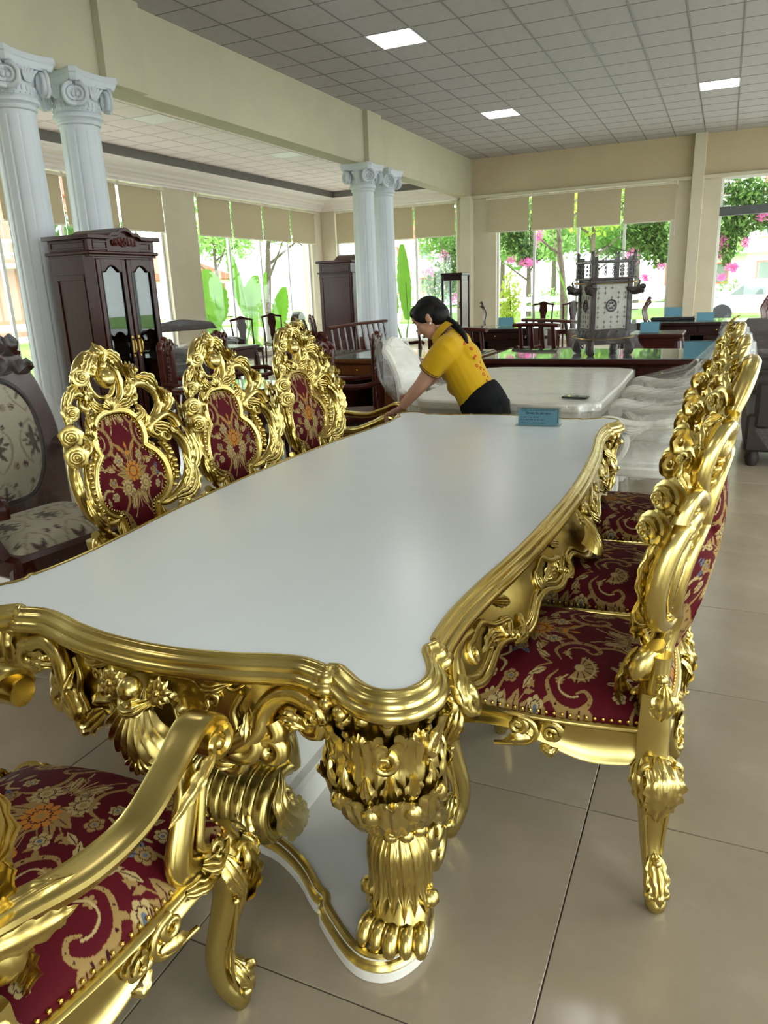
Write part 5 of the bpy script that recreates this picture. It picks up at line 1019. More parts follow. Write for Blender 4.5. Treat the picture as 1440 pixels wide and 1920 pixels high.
def white_chair():
    t = empty('wrapped_white_chair'); m = MB(); x = np.linspace(-.25, .26, 10)
    N = 22; a = np.linspace(-1, 1, N); A, B = np.meshgrid(a, a, indexing='ij'); z = .42+.06*(1-A**4)*(1-B**4); grid(m, np.stack([A*.25, B*.25, z], -1)); box(m, -.25, .25, -.25, .25, .38, .43, .01); m.build('seat', 'cushion_white', t)
    m = MB(); P = [(-.24, 0, .40), (-.27, 0, .6), (-.29, 0, .8), (-.345, 0, .93), (-.40, 0, 1.0), (-.43, 0, 1.03)]; Pc = cr(P, 4); w = np.interp(np.linspace(0, 1, len(Pc)), [0, .5, .8, 1], [.22, .23, .2, .12]); th = np.linspace(-1, 1, 12)
    for d in (0, .045): grid(m, np.stack([np.stack([np.full(12, p[0]-d), th*ww, np.full(12, p[2])], -1) for p, ww in zip(Pc, w)]))
    for s_ in (-1, 1): tube(m, np.stack([Pc[:, 0]-.02, s_*w, Pc[:, 2]], 1), .032, 8)
    tube(m, [(-.44, -.13, 1.03), (-.45, 0, 1.06), (-.44, .13, 1.03)], [.04, .05, .04], 9, sm=4); m.build('backrest', 'cream_paint', t)
    for s_ in (-1, 1):
        m = MB(); tube(m, cr([(-.29, .25*s_, .72), (-.15, .28*s_, .665), (.05, .29*s_, .655), (.2, .28*s_, .675), (.25, .275*s_, .66)], 5), [.03, .034, .036, .04, .035], 9, up=(0, 0, 1), ell=(.8, 1)); sp = spiral((.225, .635), .045, 1.2, 1.2, -1, .25, 18); tube(m, np.stack([sp[:, 0], np.full(18, .30*s_), sp[:, 1]], 1), [.016, .012, .007], 7); tube(m, [(.225, .245*s_, .635), (.225, .305*s_, .635)], .042, 12)
        leaf(m, [(.15, .32*s_, .64), (.05, .33*s_, .63), (-.05, .32*s_, .66)], (0, s_, 0), .025, .012, 4); leaf(m, [(-.05, .32*s_, .67), (-.15, .315*s_, .685), (-.25, .29*s_, .73)], (0, s_, .3), .025, .012, 4); m.build('armrest', 'cream_paint', t)
        m = MB(); tube(m, cr([(.16, .28*s_, .65), (.10, .28*s_, .56), (.14, .275*s_, .46), (.2, .265*s_, .42)], 4), [.026, .028, .03, .03], 8); m.build('arm_support', 'cream_paint', t)
        m = MB(); tube(m, cr([(.22, .23*s_, .41), (.26, .26*s_, .36), (.24, .24*s_, .18), (.23, .235*s_, .06), (.26, .25*s_, 0)], 4), [.045, .045, .03, .024, .028], 9); m.build('leg', 'cream_paint', t)
        m = MB(); tube(m, cr([(-.24, .22*s_, .45), (-.24, .22*s_, .3), (-.27, .23*s_, .12), (-.31, .24*s_, 0)], 4), [.034, .034, .028, .024], 9); m.build('leg', 'cream_paint', t)
    m = MB(); box(m, -.26, .27, -.27, .27, .34, .40, .012); m.build('seat_rail', 'cream_paint', t)
    rs = np.random.RandomState(2); G = []; th = np.linspace(0, 2*PI, 36, endpoint=False)
    for x0, rx, ry, z in ((-.46, .08, .18, 1.10), (-.44, .12, .24, 1.0), (-.33, .2, .30, .8), (-.1, .40, .355, .70), (-.02, .37, .345, .6), (-.01, .35, .33, .45), (.0, .34, .32, .3), (.0, .33, .3, .2)): G.append(np.stack([x0+rx*np.cos(th)+rs.normal(0, .008, 36), ry*np.sin(th)+rs.normal(0, .008, 36), z+rs.normal(0, .008, 36)], -1))
    m = MB(); grid(m, np.array(G), False, True); m.add(G[0], g=[list(range(36))]); m.build('plastic_wrap', 'wrap_crinkle', t, angle=20)
    return t
wc = white_chair(); tag(wc, 'cream carved armchair in plastic film, nearest the gold table end', 'chair', 'wrapped cream armchairs'); place(wc, (-.36, 4.72, 0), PI)
dup(wc, (-.36, 5.42, 0), PI, 'cream carved armchair in plastic film, middle of the wrapped row'); dup(wc, (-.36, 6.12, 0), PI, 'cream carved armchair in plastic film, rolled back rising against the desk'); dup(wc, (-1.9, 5.42, 0), 0, 'plastic-wrapped cream armchair seen just past the bending woman')
# wooden seating
def splat_chair():
    t = empty('splat_back_chair'); m = MB(); box(m, -.23, .23, -.24, .24, .42, .455, .01); m.build('seat', 'mahogany', t); m = MB(); box(m, -.21, .21, -.22, .22, .36, .42, .006); m.build('seat_rail', 'mahogany', t)
    for sx, sy in ((1, 1), (1, -1)): m = MB(); tube(m, [(.2*sx, .21*sy, .42), (.2*sx, .21*sy, .2), (.21*sx, .215*sy, 0)], [.024, .02, .018], 8); m.build('leg', 'mahogany', t)
    for sy in (-1, 1): m = MB(); tube(m, cr([(-.24, .21*sy, 0), (-.21, .21*sy, .4), (-.23, .21*sy, .7), (-.27, .225*sy, .98)], 4), [.02, .022, .019, .016], 8); m.build('leg', 'mahogany', t)
    m = MB(); tube(m, cr([(-.275, -.25, .975), (-.28, -.2, .985), (-.285, -.1, 1.0), (-.285, 0, 1.03), (-.285, .1, 1.0), (-.28, .2, .985), (-.275, .25, .975)], 4), [.012, .024, .022, .03, .022, .024, .012], 8); m.build('top_rail', 'mahogany', t)
    m = MB(); z = np.array([.46, .52, .6, .7, .78, .86, .93, 1.0]); w = np.array([.06, .05, .065, .06, .075, .1, .085, .09]); P = np.concatenate([np.stack([w, z], 1), np.stack([-w, z], 1)[::-1]]); prism(m, P, -.008, .008, 'x', .003); m.warp(lambda V: np.stack([V[:, 0]-.23-.1*np.clip(V[:, 2]-.45, 0, 1)**1.2, V[:, 1], V[:, 2]], 1)); m.build('splat', 'mahogany', t)
    return t
sc = splat_chair(); tag(sc, 'x', 'chair', 'wooden splat-back chairs'); first = [True]
def put(root, loc, rz, label, flag, group=None):
    if flag[0]: flag[0] = False; place(root, loc, rz); root['label'] = label; return root
    return dup(root, loc, rz, label, group)
for x, y, rz, l in ((-8.6, 12.6, -.6, 'dark splat-back chair standing alone before the big green banana leaves'), (-8.9, 14.2, -.6, 'dark splat-back chair behind the lone one, against the aisle window'), (-5.34, 9.53, .6, 'splat-back chair heading the row that runs toward the middle columns'), (-5.75, 10.5, .6, 'second splat-back chair in the row running toward the columns'), (-6.15, 11.4, .6, 'third splat-back chair in the row running toward the columns'), (-6.55, 12.2, .6, 'fourth splat-back chair in the row running toward the columns'), (-7.0, 12.9, .6, 'last splat-back chair of the row, next to the column shaft'),
        (-3.05, 8.6, 1.6, 'tall splat-back chair seen between column and woman\'s face'), (-3.86, 17.6, -1.57, 'splat-back chair silhouetted in the wide end window, beside the lantern'), (-3.1, 17.2, -1.57, 'splat-back chair against the end window, partly behind the lantern wrap')): put(sc, (x, y, 0), rz, l, first)
def carved_chair():
    t = empty('carved_rosewood_chair'); m = MB(); box(m, -.24, .24, -.25, .25, .42, .46, .01); m.build('seat', 'wood_red', t)
    for sx in (1, -1):
        for sy in (1, -1): m = MB(); tube(m, [(.2*sx, .21*sy, .42), (.22*sx, .23*sy, .3), (.2*sx, .21*sy, .1), (.22*sx, .22*sy, 0)], [.03, .032, .022, .026], 8, sm=3); m.build('leg', 'wood_red', t)
    for sy in (-1, 1): m = MB(); P = np.concatenate([[(.21*sy, .44), (.215*sy, .7), (.225*sy, .93)], spiral((.19*sy, .97), .045, 0 if sy > 0 else PI, 1.1, sy, .35, 14)]); tube(m, f3(cr(P, 3), -.235), [.024, .022, .02, .014], 8); m.build('stile', 'wood_red', t)
    m = MB()
    for sy in (-1, 1):
        P = np.concatenate([[(.06*sy, .98), (.1*sy, 1.02), (.15*sy, 1.0)], spiral((.14*sy, .965), .035, PI/2, 1.1, -sy, .35, 12)]); tube(m, f3(cr(P, 3), -.24), [.02, .018, .012], 7)
    tube(m, f3([(-.07, .98), (0, 1.03), (.07, .98)], -.24), [.02, .03, .02], 8, sm=4); m.build('top_rail', 'wood_red', t)
    m = MB(); box(m, -.25, -.225, -.075, .075, .48, 1.0, .006)
    for k in range(6):
        for q in (-1, 1): sp = spiral((.03*q, .58+.07*k), .03, k, 1.1, q, .3, 10); tube(m, f3(sp, -.222), .006, 5)
    m.build('splat', 'wood_red', t)
    for sy in (-1, 1): m = MB(); tube(m, cr([(-.23, .23*sy, .70), (-.05, .27*sy, .68), (.12, .26*sy, .69), (.2, .24*sy, .66), (.17, .24*sy, .62)], 4), [.018, .02, .022, .02, .012], 8); tube(m, [(.12, .255*sy, .68), (.13, .25*sy, .56), (.17, .235*sy, .45)], [.016, .018, .018], 7, sm=3); m.build('armrest', 'wood_red', t)
    return t
cc = carved_chair(); cc.scale = (1.08,)*3; tag(cc, 'x', 'chair', 'carved rosewood armchairs'); first = [True]
for x, y, rz, l in ((-4.18, 5.31, .5, 'carved rosewood armchair with curled top right behind the first gold chair back'), (-4.3, 6.2, .3, 'carved rosewood armchair beside the display cabinet glass doors'), (-3.6, 5.9, -1.57, 'carved rosewood armchair between the first and second gold backs'), (-2.92, 4.72, 3.0, 'carved rosewood armchair between the second and third gold backs'), (-2.78, 5.45, -2.6, 'carved rosewood armchair with plastic-covered seat just past the third gold back')): put(cc, (x, y, 0), rz, l, first)
t = thing('rosewood_table', 'low-lit rosewood dining table hidden behind the gold chair backs', 'table', (-3.55, 4.98, 0)); m = MB(); box(m, -.42, .42, -.3, .3, .72, .765, .012); m.build('table_top', 'wood_red', t); box(MB(), -.40, .40, -.28, .28, .766, .774, .002).build('glass_sheet', 'desk_glass', t)
for sx in (-1, 1):
    for sy in (-1, 1): m = MB(); tube(m, [(.34*sx, .22*sy, .72), (.36*sx, .24*sy, .5), (.33*sx, .22*sy, .15), (.36*sx, .24*sy, 0)], [.04, .042, .028, .034], 8, sm=3); m.build('leg', 'wood_red', t)
m = MB(); box(m, -.36, .36, -.25, .25, .64, .72, .006); m.build('apron', 'wood_red', t)
def rail_sofa(name, label, loc, rz, L=.9, back=.95, slats=10, group='slatted wooden sofas', wood='mahogany', panels=True):
    t = thing(name, label, 'sofa', loc, rz, group); m = MB(); box(m, -.28, .3, -L, L, .36, .42, .01); m.build('seat', wood, t); m = MB(); tube(m, [(-.36, -L-.03, back), (-.37, 0, back+.01), (-.36, L+.03, back)], .042, 8, sm=4, ell=(.6, 1)); m.build('top_rail', 'wood_red', t); m = MB(); box(m, -.32, -.28, -L, L, .46, .50, .005); m.build('lower_rail', wood, t)
    me = None
    for k in range(slats):
        y = -L+.06+k*(2*L-.12)/(slats-1)
        if me is None: o = MB(); tube(o, [(-.29, 0, .46), (-.32, 0, .7), (-.36, 0, back)], .024, 6, sm=3, ell=(.6, 1.3)); o = o.build('slat', wood, t); me = o.data
        else: o = link('slat', me, t)
        o.location = (0, y, 0)
    if panels:
        for k in range(3): y = -L*.66+k*L*.66; m = MB(); box(m, -.345, -.325, y-.13, y+.13, .56, .80, .006); m.warp(lambda V: V-np.stack([.0*V[:, 0], 0*V[:, 0], 0*V[:, 0]], 1)); m.build('back_panel', 'wood_red', t)
    for sx in (-.24, .26):
        for sy in (-1, 1): box(MB(), sx-.025, sx+.025, sy*(L-.05)-.025, sy*(L-.05)+.025, 0, .37, .005).build('leg', wood, t)
    for sy in (-1, 1): m = MB(); tube(m, [(-.33, sy*L, .66), (0, sy*(L+.02), .63), (.24, sy*L, .65), (.3, sy*L, .62)], .026, 8, sm=3); tube(m, [(.22, sy*L, .64), (.22, sy*L, .4)], .02, 7); m.build('armrest', wood, t)
rail_sofa('slatted_sofa', 'long slatted wooden sofa back with panels beside the middle columns', (-4.55, 10.1, 0), 0, .95, .98)
rail_sofa('slatted_armchair', 'slatted wooden armchair back just behind the right desk, nearer the woman', (-2.85, 9.5, 0), 1.25, .3, .93, 4, panels=False); rail_sofa('slatted_armchair', 'slatted wooden armchair back, second past the woman behind the desk', (-2.05, 9.95, 0), 1.25, .3, .95, 4, panels=False)
rail_sofa('panel_sofa', 'wooden sofa with three carved back panels left of the wrapped lantern', (-2.05, 11.5, 0), .8, .75, .92, 5, wood='mahogany_dark')
def curved_chair():
    t = empty('curved_back_chair'); m = MB(); box(m, -.24, .24, -.24, .24, .42, .46, .01); m.build('seat', 'wood_red', t)
    for sx in (1, -1):
        for sy in (1, -1): box(MB(), .2*sx-.02, .2*sx+.02, .2*sy-.02, .2*sy+.02, 0, .42, .004).build('leg', 'wood_red', t)
    for k, y in enumerate((-.16, -.08, 0, .08, .16)): m = MB(); h = 1.08-.1*(y/.16)**2; tube(m, cr([(-.22, y, .45), (-.27, y, .65), (-.24, y, .85), (-.31, y, h), (-.36, y, h+.01)], 4), [.022, .026, .03, .028, .014], 8, up=(0, 1, 0), ell=(1.3, .6)); m.build('back_slat', 'wood_red', t)
    m = MB(); tube(m, [(-.3, -.2, .97), (-.325, 0, 1.08), (-.3, .2, .97)], .022, 8, sm=4); m.build('top_rail', 'wood_red', t); return t
cv = curved_chair(); tag(cv, 'x', 'chair', 'curved-back wooden chairs'); first = [True]
for x, y, rz, l in ((-5.35, 17.2, .4, 'curved-back chair just past the showcase, by the square pier'), (-4.85, 17.3, .4, 'curved-back chair beside leafy window edge, left of the blue card'), (-1.75, 16.9, 3.0, 'curved-back chair next to the lantern on the door side'), (.55, 15.6, 2.8, 'high curved-back chair against the glass door bay'), (.5, 16.8, 2.8, 'curved-back chair behind the high one by the glass door')): put(cv, (x, y, 0), rz, l, first)
def low_table(name, label, loc, W, D, H, wood, cat='table'):
    t = thing(name, label, cat, loc); m = MB(); box(m, -W, W, -D, D, H-.05, H, .012); m.build('table_top', wood, t); m = MB(); box(m, -W+.04, W-.04, -D+.04, D-.04, H-.2, H-.05, .006); panel(m, -W+.04, W-.04, 0, 0, H-.19, H-.06, 'y', -D+.04, .025, -.008); m.build('apron', wood, t)
    for sx in (-1, 1):
        for sy in (-1, 1): m = MB(); tube(m, [((W-.07)*sx, (D-.07)*sy, H-.1), ((W-.05)*sx, (D-.05)*sy, H*.55), ((W-.08)*sx, (D-.08)*sy, .1), ((W-.06)*sx, (D-.06)*sy, 0)], [.05, .05, .032, .04], 8, sm=3); m.build('leg', wood, t)
    m = MB(); box(m, -W+.08, W-.08, -D+.08, D-.08, .12, .15, .006); m.build('lower_shelf', wood, t)
desk('long_counter', 'long dark counter carrying a tray in front of the pilaster', (-.35, 13.4, 0), 1.15, .55, 'mahogany_dark', (-.1, .1), .78); low_table('tea_table', 'small square tea table with price card behind the lantern desk', (-.82, 11.3, 0), .36, .45, .74, 'mahogany'); desk('long_counter', 'long dark glass-topped counter behind the woman\'s shoulder', (-3.6, 12.5, 0), .95, .5, 'mahogany_dark', (-.1, .1), .77); low_table('side_table', 'low mahogany table near the wardrobe window', (-7.3, 9.8, 0), .6, .35, .7, 'mahogany')
t = thing('serving_tray', 'black tray lying on the long dark counter by the pilaster', 'tray', (-.75, 13.5, .792)); m = MB(); box(m, -.34, .34, -.2, .2, 0, .05, .012); m.build('tray_body', 'black', t); box(MB(), -.3, .3, -.16, .16, .051, .056, .002).build('glass_sheet', 'desk_glass', t)
sign(-.75, 13.5, .85, 'blue price card standing on the black tray near the pilaster', 0, None, .26, .15); sign(-.25, 13.2, .791, 'grey-blue price card on the long dark counter near the glass door', 0, None, .26, .13); sign(-.92, 11.2, .741, 'blue price card standing on the small square tea table', 0, None, .26, .15); sign(-3.35, 12.6, .782, 'blue price card on the counter left of the lantern', 0, None, .26, .15)
# plastic wrapped sofa at the photo's edge
def wrapped_mass(name, label, cat, loc, rz, W, D, H, wood, wrap, fabric=None, arms=True):
    t = thing(name, label, cat, loc, rz); m = MB(); box(m, -D, D, -W, W, .12, .42, .02); m.build('base', wood, t); m = MB(); box(m, -D+.14, D+.01, -W+.12, W-.12, .42, .56, .05); m.build('cushion', fabric or wood, t)
    m = MB(); P = np.concatenate([[(-W, .12)], [(-W, H-.2), (-W+.1, H-.08), (-W*.4, H-.03), (0, H), (W*.4, H-.03), (W-.1, H-.08), (W, H-.2)], [(W, .12)]]); prism(m, cr(P[1:-1], 4), -D-.06, -D+.12, 'x', .02); m.build('backrest', wood, t)
    if arms:
        for s_ in (-1, 1): m = MB(); box(m, -D+.05, D, s_*(W-.05)-.07, s_*(W-.05)+.07, .3, .68, .03); tube(m, [(-D+.05, s_*(W-.05), .68), (D, s_*(W-.05), .66), (D+.04, s_*(W-.05), .6)], .075, 10, sm=3); m.build('armrest', wood, t)
    for sx in (-1, 1):
        for sy in (-1, 1): lathe(MB(), [(.01, .0), (.04, .0), (.055, .06), (.04, .13), (.01, .13)], (sx*(D-.07), sy*(W-.08), 0), 10).build('foot', wood, t)
    rs = np.random.RandomState(8); th = np.linspace(0, 2*PI, 48, endpoint=False); cs, sn = np.cos(th), np.sin(th); e = lambda v: np.sign(v)*np.abs(v)**.45; G = []
    for fx, ry, cx, z in ((.25, .8, -D+.03, H+.02), (.3, 1.0, -D+.05, H-.1), (.45, 1.06, -D*.45, .80), (1.0, 1.09, .0, .7), (1.1, 1.10, 0, .5), (1.1, 1.10, 0, .3), (1.08, 1.08, 0, .14)): G.append(np.stack([cx+fx*D*1.05*e(cs)+rs.normal(0, .008, 48), W*ry*e(sn)+rs.normal(0, .008, 48), z+rs.normal(0, .008, 48)], -1))
    m = MB(); grid(m, np.array(G), False, True); m.add(G[0], g=[list(range(48))]); m.build('plastic_wrap', wrap, t, angle=20); return t
wrapped_mass('wrapped_sofa', 'big dark sofa in black stretch film at the photo edge', 'sofa', (1.22, 7.0, 0), 0, .62, .98, 1.12, 'brown_wrap_body', 'wrap_dark')
wrapped_mass('wrapped_sofa', 'cushioned brown sofa under grey plastic sheet by the aisle window', 'sofa', (-8.6, 10.9, 0), -.3, .75, .4, 1.08, 'mahogany_dark', 'wrap_clear', 'cushion_cream'); wrapped_mass('wrapped_sofa', 'brown wrapped seat under the window, beside the cabinet', 'sofa', (-7.2, 8.3, 0), -.2, .55, .36, .8, 'brown_wrap_body', 'wrap_clear')
wrapped_mass('wrapped_stool_stack', 'dark seat stack with crumpled plastic in front of the wardrobe', 'sofa', (-8.7, 15.3, 0), .3, .4, .3, 1.05, 'mahogany_dark', 'wrap_clear', None, False)
# wrapped damask throne chair behind the gold chairs
def damask(u, v):
    base, ink, mid = (np.array(srgb(*c)) for c in ((176, 168, 144), (84, 68, 58), (146, 132, 110))); p = Pat(u, v); p.c[:] = base; U = (u+.1) % .2-.1; V = (v+.14) % .28-.14; A = np.abs(U)
    p.st(A, V, [(0, .12), (.04, .09), (.075, .03), (.06, -.05), (.02, -.1), (0, -.12)], [.004, .005, .006, .005, .003], mid)
    for q in ((0, .03, .0, .10, .016), (.0, .02, .045, .06, .013), (.0, .0, .05, .0, .012), (0, -.02, .035, -.06, .012), (.03, .02, .07, .02, .008)): p.lf(A, V, *q, ink)
    p.fl(U, V, 0, .0, .024, 8, ink, base); p.fl(A, V, .075, -.09, .02, 7, mid, ink); p.fl(A, V, .05, .1, .012, 5, ink, base); return p.c
def throne():
    t = thing('wrapped_throne_chair', 'brown throne chair with cream damask pad, wrapped in stretch film at the photo edge', 'chair', (-2.83, 2.34, 0), -.12); W = .36
    m = MB(); P = cr([(-W+.02, .3), (-W, .6), (-W-.01, .85), (-W+.03, 1.05), (-.29, 1.15), (-.25, 1.24), (-.18, 1.30), (-.1, 1.33), (0, 1.38), (.1, 1.33), (.18, 1.30), (.25, 1.24), (.29, 1.15), (W-.03, 1.05), (W+.01, .85), (W, .6), (W-.02, .3)], 4); prism(m, P, -.05, .03, 'x', .012); m.warp(lambda V: np.stack([V[:, 0]-.28-.12*(V[:, 2]-.45), V[:, 1], V[:, 2]], 1)); m.build('back_frame', 'mahogany', t)
    m = MB(); carved_spray(m, (-.34, 0, 1.27), .24, .18, (1, 0, 0)); carved_spray(m, (-.325, 0, 1.17), .3, .12, (1, 0, 0)); carved_spray(m, (-.36, 0, 1.34), .12, .12, (1, 0, .3)); m.build('crest_carving', 'mahogany_dark', t)
    H = cr(np.array([(0, 1.12), (.10, 1.11), (.19, 1.05), (.24, .95), (.25, .8), (.22, .66), (.14, .56), (0, .54)]), 8); L = np.concatenate([H, (H[1:-1]*[-1, 1])[::-1]]); c = np.array([0, .83]); T = np.linspace(0, 1, 50)[:, None, None]; Q = c+(L-c)*T; d = .032+.035*(1-(T[..., 0]*np.ones(len(L)))**3); col = damask(Q[..., 0].ravel(), (Q[..., 1]-.8).ravel()); m = MB(); grid(m, np.stack([d-.28-.12*(Q[..., 1]-.45), Q[..., 0], Q[..., 1]], -1), False, True, col=col); m.build('back_pad', 'damask', t, angle=80)
    m = MB(); tube(m, np.stack([.03-.28-.12*(L[:, 1]-.45), L[:, 0]*1.03, c[1]+(L[:, 1]-c[1])*1.03], 1), .014, 7, closed=True); m.build('pad_bead', 'mahogany_dark', t)
    N = 60; a = np.linspace(-1, 1, N); A, B = np.meshgrid(a, a, indexing='ij'); m = MB(); grid(m, np.stack([A*.26+.02, B*.31, .44+.08*(1-A**6)*(1-B**6)], -1), col=damask((B*.31).ravel(), (A*.26).ravel())); m.build('seat_pad', 'damask', t, angle=80)
    m = MB(); box(m, -.27, .3, -.34, .34, .34, .45, .02); m.build('seat_rail', 'mahogany', t)
    for sx in (1, -1):
        for sy in (1, -1): m = MB(); tube(m, cr([(.25*sx, .29*sy, .4), (.27*sx, .31*sy, .3), (.25*sx, .29*sy, .12), (.28*sx, .31*sy, 0)], 4), [.05, .052, .03, .036], 9); m.build('leg', 'mahogany', t)
    for sy in (-1, 1): m = MB(); tube(m, cr([(-.3, .34*sy, .78), (-.1, .37*sy, .72), (.12, .36*sy, .70), (.24, .34*sy, .68), (.26, .34*sy, .62)], 4), [.03, .034, .036, .04, .03], 9); tube(m, cr([(.18, .35*sy, .68), (.14, .35*sy, .56), (.2, .33*sy, .43)], 4), .03, 8); m.build('armrest', 'mahogany', t)
    rs = np.random.RandomState(4); th = np.linspace(0, 2*PI, 44, endpoint=False); G = []
    for x0, rx, ry, z in ((-.40, .05, .10, 1.40), (-.39, .10, .19, 1.30), (-.36, .13, .36, 1.12), (-.22, .22, .41, .85), (-.08, .36, .42, .7), (0, .38, .42, .5), (0, .37, .40, .34), (0, .34, .36, .2)): G.append(np.stack([x0+rx*np.cos(th)+rs.normal(0, .008, 44), ry*np.sin(th)+rs.normal(0, .008, 44), z+rs.normal(0, .01, 44)], -1))
    m = MB(); grid(m, np.array(G), False, True); m.add(G[0], g=[list(range(44))]); m.build('plastic_wrap', 'wrap_streak', t, angle=20)
throne()
# ------------------------------------------------------------------ the woman
def remesh(mb, name, mat, parent, vox=.006, it=4):
    o = mb.build(name+'_tmp', mat, None); md = o.modifiers.new('r', 'REMESH'); md.mode = 'VOXEL'; md.voxel_size = vox; s = o.modifiers.new('s', 'SMOOTH'); s.iterations = it; s.factor = .5
    dg = bpy.context.evaluated_depsgraph_get(); dg.update(); me = bpy.data.meshes.new_from_object(o.evaluated_get(dg)); me.name = name; me.polygons.foreach_set('use_smooth', np.ones(len(me.polygons), bool)); me.update(); bpy.data.objects.remove(o); return link(name, me, parent)
WX, WY = -1.13, 4.2
wm = thing('person', 'person in yellow polo and black trousers bending to hold the gold armchair', 'person', (WX, WY, 0))
def W(x, y, z): return np.array([x-WX, y-WY, z])
HC = W(-1.575, 4.195, 1.285); HF = nrm((-.80, -.10, -.60)); HU = nrm(np.array([-.6, 0, .8])-np.dot((-.6, 0, .8), HF)*HF); HS = np.cross(HU, HF)
def hd(f, s, u): return HC+HF*f+HS*s+HU*u
def oball(m, c, rf, rs_, ru, n=16, k=12):
    b = MB(); ball(b, (0, 0, 0), 1., n, k); b.warp(lambda V: c+V[:, :1]*rf*HF+V[:, 1:2]*rs_*HS+V[:, 2:3]*ru*HU); m.join(b)
b = MB()
oball(b, hd(-.012, 0, .018), .093, .074, .098); oball(b, hd(.03, 0, -.03), .058, .056, .075); oball(b, hd(.045, 0, -.078), .028, .03, .028); oball(b, hd(.072, 0, .045), .018, .05, .03)
tube(b, [hd(.076, 0, .012), hd(.092, 0, -.012), hd(.098, 0, -.026), hd(.086, 0, -.034)], [.009, .012, .014, .009], 8, sm=3); oball(b, hd(.076, 0, -.056), .014, .022, .007); oball(b, hd(.074, 0, -.066), .013, .019, .007)
for s_ in (-1, 1):
    oball(b, hd(.052, .034*s_, -.02), .024, .024, .024); oball(b, hd(.07, .03*s_, .014), .012, .016, .010); oball(b, hd(-.012, .073*s_, -.004), .018, .009, .03); oball(b, hd(-.02, .079*s_, .01), .012, .006, .014)
tube(b, [hd(-.03, 0, -.03), W(-1.50, 4.2, 1.22), W(-1.45, 4.2, 1.17)], [.05, .048, .06], 12, sm=3)
tube(b, [W(-1.45, 4.2, 1.17), W(-1.39, 4.2, 1.06), W(-1.30, 4.2, .92), W(-1.235, 4.2, .81)], [.08, .10, .095, .11], 14, sm=4, up=(0, 1, 0), ell=(1.25, .8))
for s_ in (-1, 1):
    hip = W(-1.215, 4.2+.08*s_, .80); tube(b, [hip, W(-1.20, 4.2+.085*s_, .62), W(-1.19, 4.2+.09*s_, .45), W(-1.16, 4.2+.09*s_, .25), W(-1.14, 4.2+.09*s_, .07)], [.085, .075, .052, .05, .036], 12, sm=4); tube(b, [W(-1.13, 4.2+.09*s_, .05), W(-1.20, 4.2+.09*s_, .035), W(-1.29, 4.2+.095*s_, .025)], [.036, .038, .024], 10, sm=3)
def arm_hand(sh, el, wr, tip, side, spread):
    tube(b, [W(-1.43, 4.2+.06*side, 1.14), sh, (sh+el)/2, el, (el*.55+wr*.45), wr], [.05, .056, .05, .042, .038, .027], 12, sm=4)
    d = nrm(tip-wr); lat = nrm(np.cross(d, (0, 0, 1)))*1.0; up = np.cross(lat, d)
    tube(b, [wr, wr+d*.03, wr+d*.065, wr+d*.085], [.024, .030, .034, .032], 12, up=up, ell=(.5, 1.12))
    for k, (o, L) in enumerate(((-.030, .062), (-.0105, .074), (.010, .07), (.029, .056))):
        k0 = wr+d*.075+lat*o*.9; k1 = wr+d*.10+lat*o*1.15*spread+up*.006; k2 = k1+nrm(d-up*.75)*L*.45; k3 = k2+nrm(d*.35-up)*L*.5; tube(b, [k0, k1, k2, k3], [.0105, .0098, .009, .0075], 8, sm=3)
    t0 = wr+d*.035-lat*side*.026; tube(b, [t0, t0+d*.03-lat*side*.022-up*.004, t0+d*.058-lat*side*.026-up*.016], [.013, .0115, .0085], 8, sm=3)
arm_hand(W(-1.44, 4.045, 1.115), W(-1.575, 4.045, .925), W(-1.715, 4.07, .785), W(-1.80, 4.085, .735), -1, 1.2)
arm_hand(W(-1.47, 4.36, 1.12), W(-1.65, 4.46, .925), W(-1.84, 4.58, .80), W(-1.93, 4.64, .755), 1, 1.2)
remesh(b, 'body', 'skin', wm, .0052, 3)
# clothes
sh = MB(); tube(sh, [W(-1.478, 4.2, 1.195), W(-1.45, 4.2, 1.16), W(-1.40, 4.2, 1.06), W(-1.355, 4.2, .965), W(-1.31, 4.2, .885), W(-1.28, 4.2, .83)], [.07, .106, .134, .136, .134, .136], 20, sm=4, up=(0, 1, 0), ell=(1.22, .86)); oball(sh, W(-1.455, 4.2, .985), .06, .11, .075); oball(sh, W(-1.40, 4.2, .90), .07, .11, .07); oball(sh, W(-1.335, 4.2, 1.085), .06, .115, .09)
for s_, a, e in ((-1, W(-1.44, 4.045, 1.115), W(-1.575, 4.045, .925)), (1, W(-1.47, 4.36, 1.12), W(-1.65, 4.46, .925))):
    c = a+(e-a)*.62; tube(sh, [W(-1.42, 4.2+.05*s_, 1.13), a+np.array([.008, 0, .004]), c], [.085, .074, .07], 16, sm=4)
so = remesh(sh, 'shirt', 'shirt', wm, .006, 6)
for s_, a, e in ((-1, W(-1.44, 4.045, 1.115), W(-1.575, 4.045, .925)), (1, W(-1.47, 4.36, 1.12), W(-1.65, 4.46, .925))):
    dd = nrm(e-a); U, B, _ = basis(dd); th = np.linspace(0, 2*PI, 28, endpoint=False); c = a+(e-a)*.615
    for k, mt in ((0, 'shirt_trim'), (.011, 'shirt_trim')): m = MB(); tube(m, np.array([c-dd*k+(U*math.cos(t_)+B*math.sin(t_))*.0685 for t_ in th]), .0032, 6, closed=True); m.build('sleeve_trim', mt, so)
